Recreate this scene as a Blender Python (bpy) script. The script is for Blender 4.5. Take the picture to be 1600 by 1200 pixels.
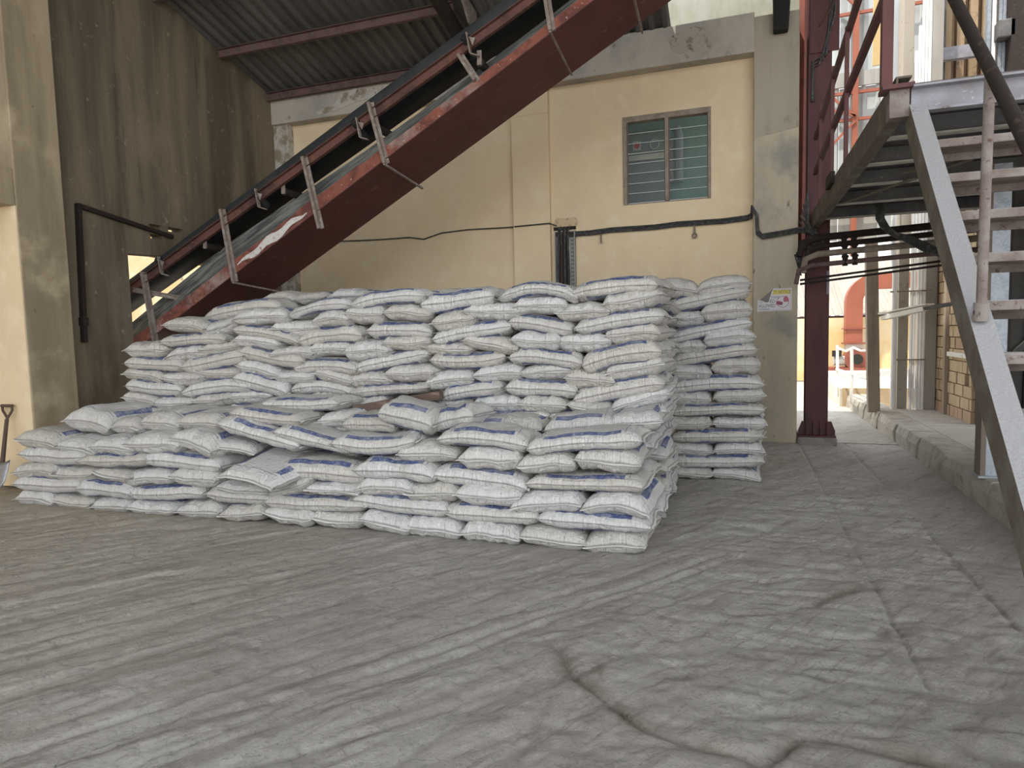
import bpy, math, random
import numpy as np
from mathutils import Vector, Matrix

# ------------------------------------------------------------------ clean
for o in list(bpy.data.objects):
    bpy.data.objects.remove(o)
scene = bpy.context.scene
COL = scene.collection
rnd = random.Random(7)

# ------------------------------------------------------------------ camera
# world: x to the right along the back wall, y into the wall, z up, metres
FPX = 1029.0
YAW, PIT, ROL = math.radians(18.99), math.radians(4.43), math.radians(-1.45)
CAM = Vector((0, 0, 1.55))
_f = Vector((-math.sin(YAW) * math.cos(PIT), math.cos(YAW) * math.cos(PIT), -math.sin(PIT)))
_r = Vector((math.cos(YAW), math.sin(YAW), 0))
_u = _r.cross(_f)
_r, _u = (math.cos(ROL) * _r + math.sin(ROL) * _u), (-math.sin(ROL) * _r + math.cos(ROL) * _u)
cd = bpy.data.cameras.new('camera')
cd.sensor_width = 36.0
cd.lens = FPX / 1600.0 * 36.0
cd.clip_start = 0.05
cd.clip_end = 300
cam = bpy.data.objects.new('camera', cd)
m3 = Matrix((_r, _u, -_f)).transposed()
cam.matrix_world = Matrix.Translation(CAM) @ m3.to_4x4()
COL.objects.link(cam)
scene.camera = cam


def at(px, py, ax, val):
    """measured photo pixel -> point on a world plane (used for measuring sizes)"""
    d = _f + _r * ((px - 800) / FPX) - _u * ((py - 600) / FPX)
    i = 'xyz'.index(ax)
    t = (val - CAM[i]) / d[i]
    return CAM + d * t


# ------------------------------------------------------------------ light
w = bpy.data.worlds.new('sky')
scene.world = w
w.use_nodes = True
bg = w.node_tree.nodes['Background']
bg.inputs[0].default_value = (0.93, 0.965, 1.0, 1)
bg.inputs[1].default_value = 1.0
sd = bpy.data.lights.new('sun', 'SUN')
sd.energy = 2.4
sd.angle = math.radians(1.5)
sd.color = (1.0, 0.93, 0.82)
so = bpy.data.objects.new('sun', sd)
so.rotation_euler = Vector((-0.30, -0.30, 0.905)).to_track_quat('Z', 'Y').to_euler()
COL.objects.link(so)
scene.view_settings.view_transform = 'Standard'
scene.view_settings.look = 'None'
scene.view_settings.gamma = 1.0
scene.view_settings.use_curve_mapping = False
scene.view_settings.exposure = 1.42


# ------------------------------------------------------------------ materials
MATS = {}


def nodes_of(name):
    m = bpy.data.materials.new(name)
    m.use_nodes = True
    nt = m.node_tree
    b = nt.nodes['Principled BSDF']
    return m, nt, b


def noise(nt, vec, scale, detail=5, rough=.6, stretch=(1, 1, 1), dist=0.0):
    mp = nt.nodes.new('ShaderNodeMapping')
    mp.inputs['Scale'].default_value = stretch
    nt.links.new(vec, mp.inputs[0])
    n = nt.nodes.new('ShaderNodeTexNoise')
    n.inputs['Scale'].default_value = scale
    n.inputs['Detail'].default_value = detail
    n.inputs['Roughness'].default_value = rough
    n.inputs['Distortion'].default_value = dist
    nt.links.new(mp.outputs[0], n.inputs['Vector'])
    return n.outputs['Fac']


def mrange(nt, v, lo, hi, a=0., b=1.):
    r = nt.nodes.new('ShaderNodeMapRange')
    r.interpolation_type = 'SMOOTHSTEP'
    nt.links.new(v, r.inputs[0])
    for i, q in enumerate((lo, hi, a, b)):
        r.inputs[1 + i].default_value = q
    return r.outputs[0]


def math_(nt, op, a, b=None, c=None):
    n = nt.nodes.new('ShaderNodeMath')
    n.operation = op
    for i, v in enumerate((a, b, c)):
        if v is None:
            continue
        if isinstance(v, (int, float)):
            n.inputs[i].default_value = v
        else:
            nt.links.new(v, n.inputs[i])
    return n.outputs[0]


def mixc(nt, fac, a, b):
    n = nt.nodes.new('ShaderNodeMix')
    n.data_type = 'RGBA'
    if isinstance(fac, (int, float)):
        n.inputs[0].default_value = fac
    else:
        nt.links.new(fac, n.inputs[0])
    for i, v in ((6, a), (7, b)):
        if isinstance(v, tuple):
            n.inputs[i].default_value = (*v[:3], 1)
        else:
            nt.links.new(v, n.inputs[i])
    return n.outputs[2]


def mat(name, col, rough=.85, metal=0., layers=(), bump=(), dust=None, spec=.3):
    """layers: (scale, colour, lo, hi, stretch); bump: (scale, strength, stretch)
    dust: (colour, lo, hi) settled on faces that look up"""
    if name in MATS:
        return MATS[name]
    m, nt, b = nodes_of(name)
    g = nt.nodes.new('ShaderNodeNewGeometry')
    vec = g.outputs['Position']
    c = col
    for s, c2, lo, hi, st in layers:
        f = mrange(nt, noise(nt, vec, s, 6, .62, st), lo, hi)
        c = mixc(nt, f, c, c2)
    if dust:
        sx = nt.nodes.new('ShaderNodeSeparateXYZ')
        nt.links.new(g.outputs['Normal'], sx.inputs[0])
        n0 = noise(nt, vec, 30, 4)
        v = math_(nt, 'MULTIPLY_ADD', n0, .35, sx.outputs[2])
        c = mixc(nt, mrange(nt, v, dust[1], dust[2]), c, dust[0])
    if isinstance(c, tuple):
        b.inputs['Base Color'].default_value = (*c[:3], 1)
    else:
        nt.links.new(c, b.inputs['Base Color'])
    b.inputs['Roughness'].default_value = rough
    b.inputs['Metallic'].default_value = metal
    b.inputs['Specular IOR Level'].default_value = spec
    prev = None
    for s, st_, stv in bump:
        bn = nt.nodes.new('ShaderNodeBump')
        bn.inputs['Strength'].default_value = st_
        bn.inputs['Distance'].default_value = .02
        nt.links.new(noise(nt, vec, s, 6, .65, stv), bn.inputs['Height'])
        if prev:
            nt.links.new(prev, bn.inputs['Normal'])
        prev = bn.outputs[0]
    if prev:
        nt.links.new(prev, b.inputs['Normal'])
    MATS[name] = m
    return m


O1 = (1, 1, 1)
VERT = (1, 1, .12)
PLASTER = mat('cream_plaster', (.80, .64, .425), .92,
              layers=[(.7, (.72, .58, .39), .35, .7, (1, 1, .5)), (3.0, (.81, .69, .49), .45, .75, O1),
                      (9, (.33, .26, .17), .69, .78, O1), (40, (.36, .29, .19), .72, .80, O1)],
              bump=[(6, .12, O1), (60, .08, O1)])
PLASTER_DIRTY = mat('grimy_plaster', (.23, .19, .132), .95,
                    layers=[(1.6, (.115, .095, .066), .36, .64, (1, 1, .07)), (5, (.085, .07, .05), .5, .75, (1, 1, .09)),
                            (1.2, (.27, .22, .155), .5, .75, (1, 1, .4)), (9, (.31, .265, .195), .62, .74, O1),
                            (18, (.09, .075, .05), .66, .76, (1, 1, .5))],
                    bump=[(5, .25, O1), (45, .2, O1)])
PLASTER_PILLAR = mat('worn_pillar_plaster', (.40, .33, .225), .93,
                     layers=[(2.2, (.26, .21, .14), .42, .68, (1, 1, .1)), (12, (.16, .13, .09), .64, .75, O1),
                             (1.5, (.46, .38, .26), .5, .7, O1)],
                     bump=[(7, .2, O1), (50, .12, O1)])
CONC = mat('weathered_concrete', (.52, .47, .40), .93,
           layers=[(1.3, (.38, .355, .32), .4, .65, (1, 1, .6)), (4, (.16, .13, .10), .6, .74, O1), (9, (.50, .47, .42), .55, .7, O1),
                   (30, (.2, .17, .13), .66, .75, O1)], bump=[(10, .25, O1), (60, .15, O1)])
COLUMN = mat('stained_column_paint', (.56, .49, .37), .92,
             layers=[(1.5, (.45, .395, .305), .4, .65, (1, 1, .12)), (7, (.20, .17, .12), .63, .74, (1, 1, .5)),
                     (22, (.17, .15, .11), .66, .76, O1), (1.1, (.30, .29, .26), .5, .7, O1)],
             bump=[(9, .15, O1), (50, .1, O1)])
PEEL = mat('peeling_white_paint', (.55, .52, .47), .9, layers=[(5, (.30, .25, .18), .45, .6, O1), (16, (.12, .09, .06), .62, .7, (1, 1, .6))],
           bump=[(14, .5, O1)])
PALEWALL = mat('pale_lichen_wall', (.34, .345, .30), .95, layers=[(2.5, (.26, .27, .205), .4, .65, (1, 1, .4)), (12, (.28, .27, .2), .6, .75, O1)],
               bump=[(10, .2, O1)])
MAROON = mat('maroon_paint', (.115, .046, .045), .6, layers=[(6, (.08, .034, .035), .4, .7, (1, 1, .2)), (25, (.13, .07, .06), .64, .75, O1)], bump=[(30, .1, O1)])
MAROON_D = mat('dark_maroon_plate', (.105, .035, .031), .6,
               layers=[(2.5, (.075, .028, .026), .4, .7, O1), (9, (.16, .085, .075), .58, .74, (.5, 1, 1)), (30, (.24, .17, .155), .68, .78, O1)], bump=[(20, .1, O1)])
RUST = mat('rusty_orange_steel', (.245, .085, .06), .85,
           layers=[(5, (.13, .048, .04), .42, .62, O1), (1.1, (.34, .27, .235), .52, .66, O1), (28, (.45, .36, .31), .6, .72, O1)], bump=[(40, .4, O1)])
RUSTCH = mat('rusty_channel_steel', (.135, .062, .05), .8,
             layers=[(3, (.075, .04, .036), .42, .62, O1), (9, (.22, .085, .055), .58, .7, O1), (40, (.28, .22, .19), .64, .74, O1)], bump=[(40, .3, O1)])
GREYSTEEL = mat('dusty_grey_angle_steel', (.21, .165, .14), .85, layers=[(12, (.30, .27, .24), .45, .65, O1), (30, (.09, .06, .05), .6, .72, O1)], bump=[(40, .3, O1)])
RUBBER = mat('black_rubber', (.022, .024, .026), .55, layers=[(3, (.035, .037, .038), .4, .7, O1), (14, (.07, .07, .068), .62, .78, (.3, 1, 1))], bump=[(30, .1, O1)])
DARKIRON = mat('blackened_iron', (.028, .02, .017), .8, layers=[(20, (.06, .045, .035), .55, .7, O1)], bump=[(30, .3, O1)])
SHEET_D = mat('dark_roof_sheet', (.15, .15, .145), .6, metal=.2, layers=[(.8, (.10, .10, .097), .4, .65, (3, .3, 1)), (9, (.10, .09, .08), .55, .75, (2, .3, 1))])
SHEET_GREY = mat('dull_galvanised_sheet', (.36, .35, .33), .7, metal=.2, layers=[(1.5, (.28, .27, .26), .4, .65, (3, 1, .3))])
SHEET_FAR = mat('tan_roof_sheet', (.30, .27, .23), .75, layers=[(.8, (.25, .22, .19), .4, .65, (3, .3, 1))])
PURLIN = mat('purlin_red_oxide', (.165, .105, .10), .8, layers=[(8, (.11, .07, .07), .45, .65, O1), (60, (.06, .03, .03), .6, .7, O1)])
DUSTY = mat('dust_coated_maroon_steel', (.19, .15, .135), .85,
            layers=[(6, (.27, .24, .225), .4, .65, O1), (30, (.12, .07, .06), .58, .70, O1)],
            dust=((.46, .45, .44), .45, .9), bump=[(60, .35, O1)])
DUSTY_STRINGER = mat('chalky_stringer_steel', (.135, .115, .09), .88,
                     layers=[(6, (.20, .18, .145), .42, .65, O1), (25, (.085, .065, .05), .6, .72, O1)],
                     dust=((.36, .36, .37), .35, .8), bump=[(70, .6, O1)])
GREYPAINT = mat('flaking_grey_blue_paint', (.30, .30, .34), .75, layers=[(5, (.24, .23, .25), .4, .6, O1), (16, (.13, .09, .08), .64, .74, O1), (40, (.42, .42, .46), .6, .72, O1)], bump=[(20, .2, O1)])
DARKSTEEL = mat('dull_grey_joist_steel', (.095, .095, .095), .8, layers=[(4, (.14, .13, .13), .45, .65, O1), (22, (.2, .185, .17), .62, .74, O1)],
                dust=((.40, .38, .35), .55, .95), bump=[(30, .2, O1)])
JOIST = mat('dark_grey_joist', (.15, .15, .155), .8, layers=[(4, (.11, .11, .115), .45, .65, O1), (22, (.38, .37, .35), .6, .72, O1)])
LITFLANGE = mat('lit_look_flange', (.50, .48, .45), .85, layers=[(7, (.36, .34, .32), .45, .65, O1)])  # paler than the joists to paint light on their lower edges
GALV = mat('galvanised_steel', (.36, .39, .43), .5, metal=.45, layers=[(14, (.28, .31, .35), .42, .62, O1), (60, (.46, .49, .52), .56, .7, O1)], bump=[(60, .06, O1)])
ORANGE = mat('orange_red_paint', (.29, .095, .058), .6, layers=[(3, (.25, .082, .05), .4, .65, O1), (14, (.20, .09, .06), .62, .76, O1)])
ORANGE_D = mat('brick_red_paint', (.24, .075, .052), .65, layers=[(4, (.18, .058, .042), .4, .65, O1)])
WHITEPVC = mat('white_plastic_pipe', (.82, .82, .82), .4, layers=[(1.2, (.76, .76, .75), .4, .7, O1)])
WHITEPAINT = mat('white_paint', (.78, .76, .71), .7, layers=[(8, (.55, .50, .43), .6, .75, O1)])
TRANSL = mat('milky_cladding_sheet', (.42, .45, .455), .5, layers=[(1, (.37, .395, .40), .4, .65, (2, 1, .3))])
CABLE = mat('grey_black_cable', (.045, .045, .045), .6, layers=[(20, (.11, .11, .105), .45, .65, (1, 1, 1))])
WOODPOST = mat('grey_brown_post', (.30, .25, .20), .85, layers=[(9, (.20, .16, .13), .45, .7, (1, 1, .15))])
YELLOWALL = mat('yellow_ochre_wall', (.66, .48, .24), .92, layers=[(.8, (.72, .62, .42), .4, .62, O1), (3, (.34, .30, .22), .62, .72, (1, 1, .6))])
BRICK = mat('tan_brick', (.52, .40, .26), .95, layers=[(2.2, (.58, .46, .31), .4, .62, O1), (7, (.40, .28, .18), .55, .7, O1)], bump=[(40, .4, O1)])
BRICKRED = mat('pinkish_brick', (.50, .345, .25), .95, layers=[(5, (.46, .33, .23), .4, .62, O1)], bump=[(40, .4, O1)])
MORTAR = mat('dark_mortar', (.20, .16, .11), .97)
PLINTH = mat('grey_plinth_concrete', (.27, .25, .23), .95, layers=[(9, (.20, .185, .17), .45, .65, O1)], bump=[(20, .5, O1)])
SLAB = mat('worn_slab_concrete', (.44, .41, .37), .93, layers=[(1.4, (.36, .335, .30), .4, .65, O1), (9, (.28, .26, .23), .58, .72, O1)], bump=[(14, .3, O1), (60, .2, O1)])
KERB = mat('rough_stone_kerb', (.43, .40, .35), .95, layers=[(5, (.33, .30, .26), .4, .65, O1), (22, (.15, .13, .11), .60, .70, O1)], bump=[(16, .8, O1), (50, .5, O1)])
TEAL = mat('teal_wall_paint', (.34, .52, .49), .8, layers=[(1, (.30, .46, .44), .4, .65, O1)])
CABINET = mat('grey_cabinet_paint', (.30, .33, .34), .5)
WINFRAME = mat('weathered_window_timber', (.33, .27, .22), .85, layers=[(8, (.24, .19, .15), .4, .65, O1), (22, (.46, .41, .36), .6, .7, O1)])
CLIPMETAL = mat('louvre_clip_metal', (.15, .12, .11), .6, metal=.4)
WOOD = mat('weathered_plank', (.125, .085, .07), .85, layers=[(6, (.24, .17, .14), .5, .65, (.6, 3, 3)), (4, (.5, .47, .45), .56, .66, (1.5, 2, 2))], bump=[(20, .4, (.2, 1, 1))])
SHOVELWOOD = mat('dark_shovel_shaft', (.10, .065, .05), .6)
SHOVELSTEEL = mat('scoured_shovel_blade', (.30, .31, .33), .4, metal=.7, layers=[(6, (.18, .17, .17), .45, .65, O1)])
BLACK = mat('flat_black', (.02, .019, .018), .8)  # plain black, also used for holes and openings
PAPER = mat('sign_paper', (.74, .72, .76), .5)
SIGNY = mat('sign_yellow', (.75, .66, .16), .5)
SIGNK = mat('sign_ink', (.10, .10, .12), .6)
SIGNR = mat('sign_red', (.52, .18, .24), .6)
SIGNP = mat('sign_plum', (.30, .10, .17), .6)
SIGNBACK = mat('sign_backing_grey', (.22, .205, .19), .6)
STICKRED = mat('sticker_red', (.75, .10, .12), .5)
STICKW = mat('sticker_white', (.6, .62, .6), .5)


def glass_mat():
    m, nt, b = nodes_of('dusty_louvre_glass')
    b.inputs['Base Color'].default_value = (.62, .78, .76, 1)
    b.inputs['Roughness'].default_value = .12
    b.inputs['Transmission Weight'].default_value = .0
    b.inputs['Alpha'].default_value = .2
    b.inputs['Specular IOR Level'].default_value = .6
    b.inputs['Base Color'].default_value = (.15, .20, .20, 1)
    return m


GLASS = glass_mat()


def floor_mat():
    m, nt, b = nodes_of('dusty_concrete_floor')
    g = nt.nodes.new('ShaderNodeNewGeometry')
    v = g.outputs['Position']
    rot = nt.nodes.new('ShaderNodeMapping')
    rot.inputs['Rotation'].default_value = (0, 0, -.95)
    nt.links.new(v, rot.inputs[0])
    rv = rot.outputs[0]
    c = mixc(nt, mrange(nt, noise(nt, v, .45, 4), .35, .65), (0.510, 0.478, 0.437), (0.591, 0.567, 0.527))
    c = mixc(nt, mrange(nt, noise(nt, rv, 3.0, 6, .6, (.25, 1.6, 1)), .45, .72), c, (0.429, 0.397, 0.356))
    c = mixc(nt, mrange(nt, noise(nt, v, 2.2, 7, .65, O1, .6), .60, .75), c, (0.697, 0.680, 0.648))
    c = mixc(nt, mrange(nt, noise(nt, v, 1.1, 8, .7, O1, 1.2), .64, .74), c, (0.356, 0.316, 0.267))
    c = mixc(nt, mrange(nt, noise(nt, v, 26, 6, .7), .58, .75), c, (0.389, 0.356, 0.316))
    c = mixc(nt, mrange(nt, noise(nt, v, 120, 3, .6), .66, .74), c, (0.800, 0.794, 0.761))
    # warm tint towards the left, painting the glow from the doorway
    sx = nt.nodes.new('ShaderNodeSeparateXYZ')
    nt.links.new(v, sx.inputs[0])
    c = mixc(nt, math_(nt, 'MULTIPLY', mrange(nt, sx.outputs[0], -1.5, -6.5), .55), c, (0.648, 0.543, 0.397))
    # fine streaked grime tones, painting in shading of the relief, and pale lime specks
    c = mixc(nt, mrange(nt, noise(nt, rv, 9.0, 8, .72, (.3, 2.0, 1), .5), .50, .66, 0, .75), c, (.33, .30, .265))
    c = mixc(nt, mrange(nt, noise(nt, v, 7.0, 8, .75, (1, 2.2, 1), .8), .53, .68, 0, .7), c, (.31, .29, .265))
    c = mixc(nt, mrange(nt, noise(nt, v, 45, 6, .8), .52, .66, 0, .6), c, (.30, .275, .245))
    c = mixc(nt, mrange(nt, noise(nt, v, 55, 5, .7), .63, .70, 0, .7), c, (.74, .73, .71))
    da = nt.nodes.new('ShaderNodeAttribute')
    da.attribute_name = 'dirt'
    c = mixc(nt, math_(nt, 'MULTIPLY', da.outputs['Fac'], .8), c, (.20, .155, .11))
    nt.links.new(c, b.inputs['Base Color'])
    b.inputs['Roughness'].default_value = .9
    b.inputs['Specular IOR Level'].default_value = .25
    prev = None
    for h, s in ((noise(nt, rv, 7, 8, .7, (.25, 1.8, 1), .6), .9), (noise(nt, v, 14, 8, .72, (1, 1, 1), .8), .9), (noise(nt, v, 70, 6, .75), .6)):
        bn = nt.nodes.new('ShaderNodeBump')
        bn.inputs['Strength'].default_value = s
        bn.inputs['Distance'].default_value = .03
        nt.links.new(h, bn.inputs['Height'])
        if prev:
            nt.links.new(prev, bn.inputs['Normal'])
        prev = bn.outputs[0]
    nt.links.new(prev, b.inputs['Normal'])
    return m


FLOOR = floor_mat()


def sack_mat():
    """white woven plastic with printed blue bands; UV: u along the sack, v across"""
    m, nt, b = nodes_of('white_woven_sack')
    uv = nt.nodes.new('ShaderNodeUVMap')
    uv.uv_map = 'UVMap'
    sx = nt.nodes.new('ShaderNodeSeparateXYZ')
    nt.links.new(uv.outputs[0], sx.inputs[0])
    u = math_(nt, 'ABSOLUTE', math_(nt, 'MULTIPLY_ADD', sx.outputs[0], 2, -1))
    v = math_(nt, 'ABSOLUTE', math_(nt, 'MULTIPLY_ADD', sx.outputs[1], 2, -1))
    oi = nt.nodes.new('ShaderNodeObjectInfo')
    tc = nt.nodes.new('ShaderNodeTexCoord')
    off = nt.nodes.new('ShaderNodeVectorMath')
    off.operation = 'ADD'
    nt.links.new(tc.outputs['Object'], off.inputs[0])
    mul = nt.nodes.new('ShaderNodeMath')
    mul.operation = 'MULTIPLY'
    mul.inputs[1].default_value = 37.
    nt.links.new(oi.outputs['Random'], mul.inputs[0])
    nt.links.new(mul.outputs[0], off.inputs[1])
    vec = off.outputs[0]
    base = mixc(nt, mrange(nt, oi.outputs['Random'], 0, 1), (.72, .715, .705), (.64, .615, .565))
    base = mixc(nt, mrange(nt, noise(nt, vec, 4, 5), .52, .75, 0, .6), base, (.60, .57, .52))
    base = mixc(nt, mrange(nt, noise(nt, vec, 18, 6, .7), .62, .74, 0, .55), base, (.50, .46, .41))

    def band(x, lo, hi, e=.012):
        return math_(nt, 'MULTIPLY', mrange(nt, x, lo - e, lo + e), mrange(nt, x, hi - e, hi + e, 1, 0))
    long_band = math_(nt, 'MULTIPLY', band(v, .64, .84), mrange(nt, u, .66, .68, 1, 0))
    end_line = math_(nt, 'MULTIPLY', band(u, .735, .752, .006), mrange(nt, v, .78, .80, 1, 0))
    blue = math_(nt, 'MAXIMUM', long_band, math_(nt, 'MULTIPLY', end_line, .8))
    # small printed marks inside the band and a row of fine print
    dash = mrange(nt, noise(nt, uv.outputs[0], 1.0, 2, .5, (70, 14, 1)), .58, .62)
    dash = math_(nt, 'MULTIPLY', dash, band(v, .70, .78))
    blue2 = math_(nt, 'MULTIPLY', blue, math_(nt, 'MULTIPLY_ADD', dash, -.55, 1.0))
    wear = mrange(nt, noise(nt, vec, 12, 5, .7), .35, .6, .55, .95)
    c = mixc(nt, math_(nt, 'MULTIPLY', blue2, wear), base, (.058, .10, .29))
    print_ = mrange(nt, noise(nt, uv.outputs[0], 1.0, 2, .5, (60, 40, 1)), .55, .60)
    print_ = math_(nt, 'MULTIPLY', print_, math_(nt, 'MULTIPLY', band(v, .90, .93, .006), mrange(nt, u, .38, .40, 1, 0)))
    print_ = math_(nt, 'MULTIPLY', print_, mrange(nt, oi.outputs['Random'], .70, .72))
    c = mixc(nt, math_(nt, 'MULTIPLY', print_, .6), c, (.14, .15, .2))
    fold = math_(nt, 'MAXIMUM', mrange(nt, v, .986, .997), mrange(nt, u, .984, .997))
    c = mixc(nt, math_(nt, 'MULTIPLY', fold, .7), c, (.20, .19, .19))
    nt.links.new(c, b.inputs['Base Color'])
    b.inputs['Roughness'].default_value = .55
    b.inputs['Specular IOR Level'].default_value = .35
    prev = None
    for h, s, d in ((noise(nt, vec, 8, 5, .65, (1, 1, 1), 1.2), .6, .03), (noise(nt, uv.outputs[0], 1.0, 4, .6, (9, 34, 1), .6), .8, .03), (noise(nt, uv.outputs[0], 1.0, 4, .6, (46, 8, 1), .6), .8, .03), (noise(nt, vec, 160, 2), .10, .004)):
        bn = nt.nodes.new('ShaderNodeBump')
        bn.inputs['Strength'].default_value = s
        bn.inputs['Distance'].default_value = d
        nt.links.new(h, bn.inputs['Height'])
        if prev:
            nt.links.new(prev, bn.inputs['Normal'])
        prev = bn.outputs[0]
    nt.links.new(prev, b.inputs['Normal'])
    return m


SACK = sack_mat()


def hem_mat():
    m, nt, b = nodes_of('stitched_sack_hem')
    uv = nt.nodes.new('ShaderNodeUVMap')
    uv.uv_map = 'UVMap'
    sx = nt.nodes.new('ShaderNodeSeparateXYZ')
    nt.links.new(uv.outputs[0], sx.inputs[0])
    line = mrange(nt, math_(nt, 'ABSOLUTE', math_(nt, 'SUBTRACT', sx.outputs[1], .35)), .10, .16, 1, 0)
    st = mrange(nt, math_(nt, 'SINE', math_(nt, 'MULTIPLY', sx.outputs[0], 260.)), -.6, -.3)
    c = mixc(nt, math_(nt, 'MULTIPLY', math_(nt, 'MULTIPLY', line, st), .8), (.70, .69, .66), (.12, .11, .12))
    nt.links.new(c, b.inputs['Base Color'])
    b.inputs['Roughness'].default_value = .6
    return m


HEM = hem_mat()


def belt_mat():
    m, nt, b = nodes_of('dusty_streaked_belt')
    tc = nt.nodes.new('ShaderNodeUVMap')
    tc.uv_map = 'UVMap'
    f = mrange(nt, noise(nt, tc.outputs[0], 1, 6, .7, (2.2, 26, 1)), .36, .66)
    c = mixc(nt, f, (.055, .06, .06), (.30, .30, .275))
    f2 = mrange(nt, noise(nt, tc.outputs[0], 1, 4, .7, (.9, 7, 1)), .45, .7)
    c = mixc(nt, f2, c, (.075, .08, .08))
    nt.links.new(c, b.inputs['Base Color'])
    b.inputs['Roughness'].default_value = .8
    return m


BELT = belt_mat()


# ------------------------------------------------------------------ mesh helpers
class MB:
    def __init__(s):
        s.v, s.f = [], []

    def add(s, vs, fs):
        n = len(s.v)
        s.v += [tuple(q) for q in vs]
        s.f += [tuple(i + n for i in q) for q in fs]
        return s

    def box(s, x0, x1, y0, y1, z0, z1):
        return s.add([(x0, y0, z0), (x1, y0, z0), (x1, y1, z0), (x0, y1, z0), (x0, y0, z1), (x1, y0, z1), (x1, y1, z1), (x0, y1, z1)],
                     [(0, 3, 2, 1), (4, 5, 6, 7), (0, 1, 5, 4), (1, 2, 6, 5), (2, 3, 7, 6), (3, 0, 4, 7)])

    def prism(s, poly, ax, a, b):
        """poly: 2D points in the other two axes (cyclic order), extruded along ax"""
        n = len(poly)

        def mk(p, t):
            return {'x': (t, p[0], p[1]), 'y': (p[0], t, p[1]), 'z': (p[0], p[1], t)}[ax]
        vs = [mk(p, a) for p in poly] + [mk(p, b) for p in poly]
        fs = [tuple(range(n))[::-1], tuple(range(n, 2 * n))] + [(i, (i + 1) % n, n + (i + 1) % n, n + i) for i in range(n)]
        return s.add(vs, fs)

    def bar(s, a, b, w, h, up=(0, 0, 1)):
        """rectangular bar between two points, w sideways, h along up"""
        a, b = Vector(a), Vector(b)
        d = (b - a).normalized()
        side = d.cross(Vector(up))
        if side.length < 1e-4:
            side = d.cross(Vector((0, 1, 0)))
        side.normalize()
        upv = side.cross(d).normalized()
        vs = []
        for p in (a, b):
            for i, j in ((-1, -1), (1, -1), (1, 1), (-1, 1)):
                vs.append(p + side * (i * w / 2) + upv * (j * h / 2))
        return s.add(vs, [(0, 1, 2, 3), (7, 6, 5, 4), (0, 4, 5, 1), (1, 5, 6, 2), (2, 6, 7, 3), (3, 7, 4, 0)])

    def tube(s, pts, r, n=10, cap=True):
        pts = [Vector(p) for p in pts]
        rs = r if isinstance(r, (list, tuple)) else [r] * len(pts)
        ref = None
        rings = []
        for i, p in enumerate(pts):
            d = (pts[min(i + 1, len(pts) - 1)] - pts[max(i - 1, 0)]).normalized()
            if ref is None:
                ref = d.cross(Vector((0, 0, 1)))
                if ref.length < .05:
                    ref = d.cross(Vector((0, 1, 0)))
            ref = (ref - d * ref.dot(d)).normalized()
            q = d.cross(ref)
            rings.append([p + ref * (rs[i] * math.cos(2 * math.pi * k / n)) + q * (rs[i] * math.sin(2 * math.pi * k / n)) for k in range(n)])
        vs = [v for rg in rings for v in rg]
        fs = []
        for i in range(len(pts) - 1):
            for k in range(n):
                fs.append((i * n + k, i * n + (k + 1) % n, (i + 1) * n + (k + 1) % n, (i + 1) * n + k))
        if cap:
            fs.append(tuple(range(n))[::-1])
            fs.append(tuple((len(pts) - 1) * n + k for k in range(n)))
        return s.add(vs, fs)

    def channel(s, a, b, h, w, t, up=(0, 0, 1), flip=1):
        """C-section: web height h, flanges w, thickness t; flanges point to side*flip"""
        a, b = Vector(a), Vector(b)
        d = (b - a).normalized()
        side = d.cross(Vector(up)).normalized() * flip
        upv = side.cross(d).normalized() * flip
        prof = [(0, -h / 2), (w, -h / 2), (w, -h / 2 + t), (t, -h / 2 + t), (t, h / 2 - t), (w, h / 2 - t), (w, h / 2), (0, h / 2)]
        vs = [p + side * i + upv * j for p in (a, b) for i, j in prof]
        n = 8
        fs = [(i, (i + 1) % n, n + (i + 1) % n, n + i) for i in range(n)]
        for o in (0, n):
            fs += [(o, o + 1, o + 2, o + 3), (o, o + 3, o + 4, o + 7), (o + 4, o + 5, o + 6, o + 7)]
        return s.add(vs, fs)


def link(name, me, material, parent=None):
    o = bpy.data.objects.new(name, me)
    COL.objects.link(o)
    if material is not None:
        me.materials.clear()
        me.materials.append(material)
    if parent is not None:
        o.parent = parent
        o.matrix_parent_inverse = parent_matrix(parent).inverted()
    return o


def parent_matrix(p):
    if p.parent is None:
        return p.matrix_basis.copy()
    return parent_matrix(p.parent) @ p.matrix_parent_inverse @ p.matrix_basis


def fix_normals(me):
    import bmesh
    bm = bmesh.new()
    bm.from_mesh(me)
    bmesh.ops.recalc_face_normals(bm, faces=bm.faces)
    bm.to_mesh(me)
    bm.free()


def obj(name, mb, material, parent=None, smooth=False, bevel=0.):
    me = bpy.data.meshes.new(name)
    me.from_pydata(mb.v, [], mb.f)
    fix_normals(me)
    if smooth:
        me.polygons.foreach_set('use_smooth', [True] * len(me.polygons))
    me.update()
    o = link(name, me, material, parent)
    if smooth:
        try:
            me.set_sharp_from_angle(angle=math.radians(40))
        except Exception:
            pass
    if bevel:
        md = o.modifiers.new('bevel', 'BEVEL')
        md.width = bevel
        md.segments = 2
        md.limit_method = 'ANGLE'
    return o


def tag(o, label, cat, group=None):
    o['label'] = label
    o['category'] = cat
    if group:
        o['group'] = group
    return o


def thing(name, label, cat, loc, group=None):
    o = bpy.data.objects.new(name, None)
    o.empty_display_size = .1
    COL.objects.link(o)
    o.location = loc
    return tag(o, label, cat, group)


def struct(name, mb, material, parent=None, **k):
    o = obj(name, mb, material, parent, **k)
    o['kind'] = 'structure'
    return o


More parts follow.
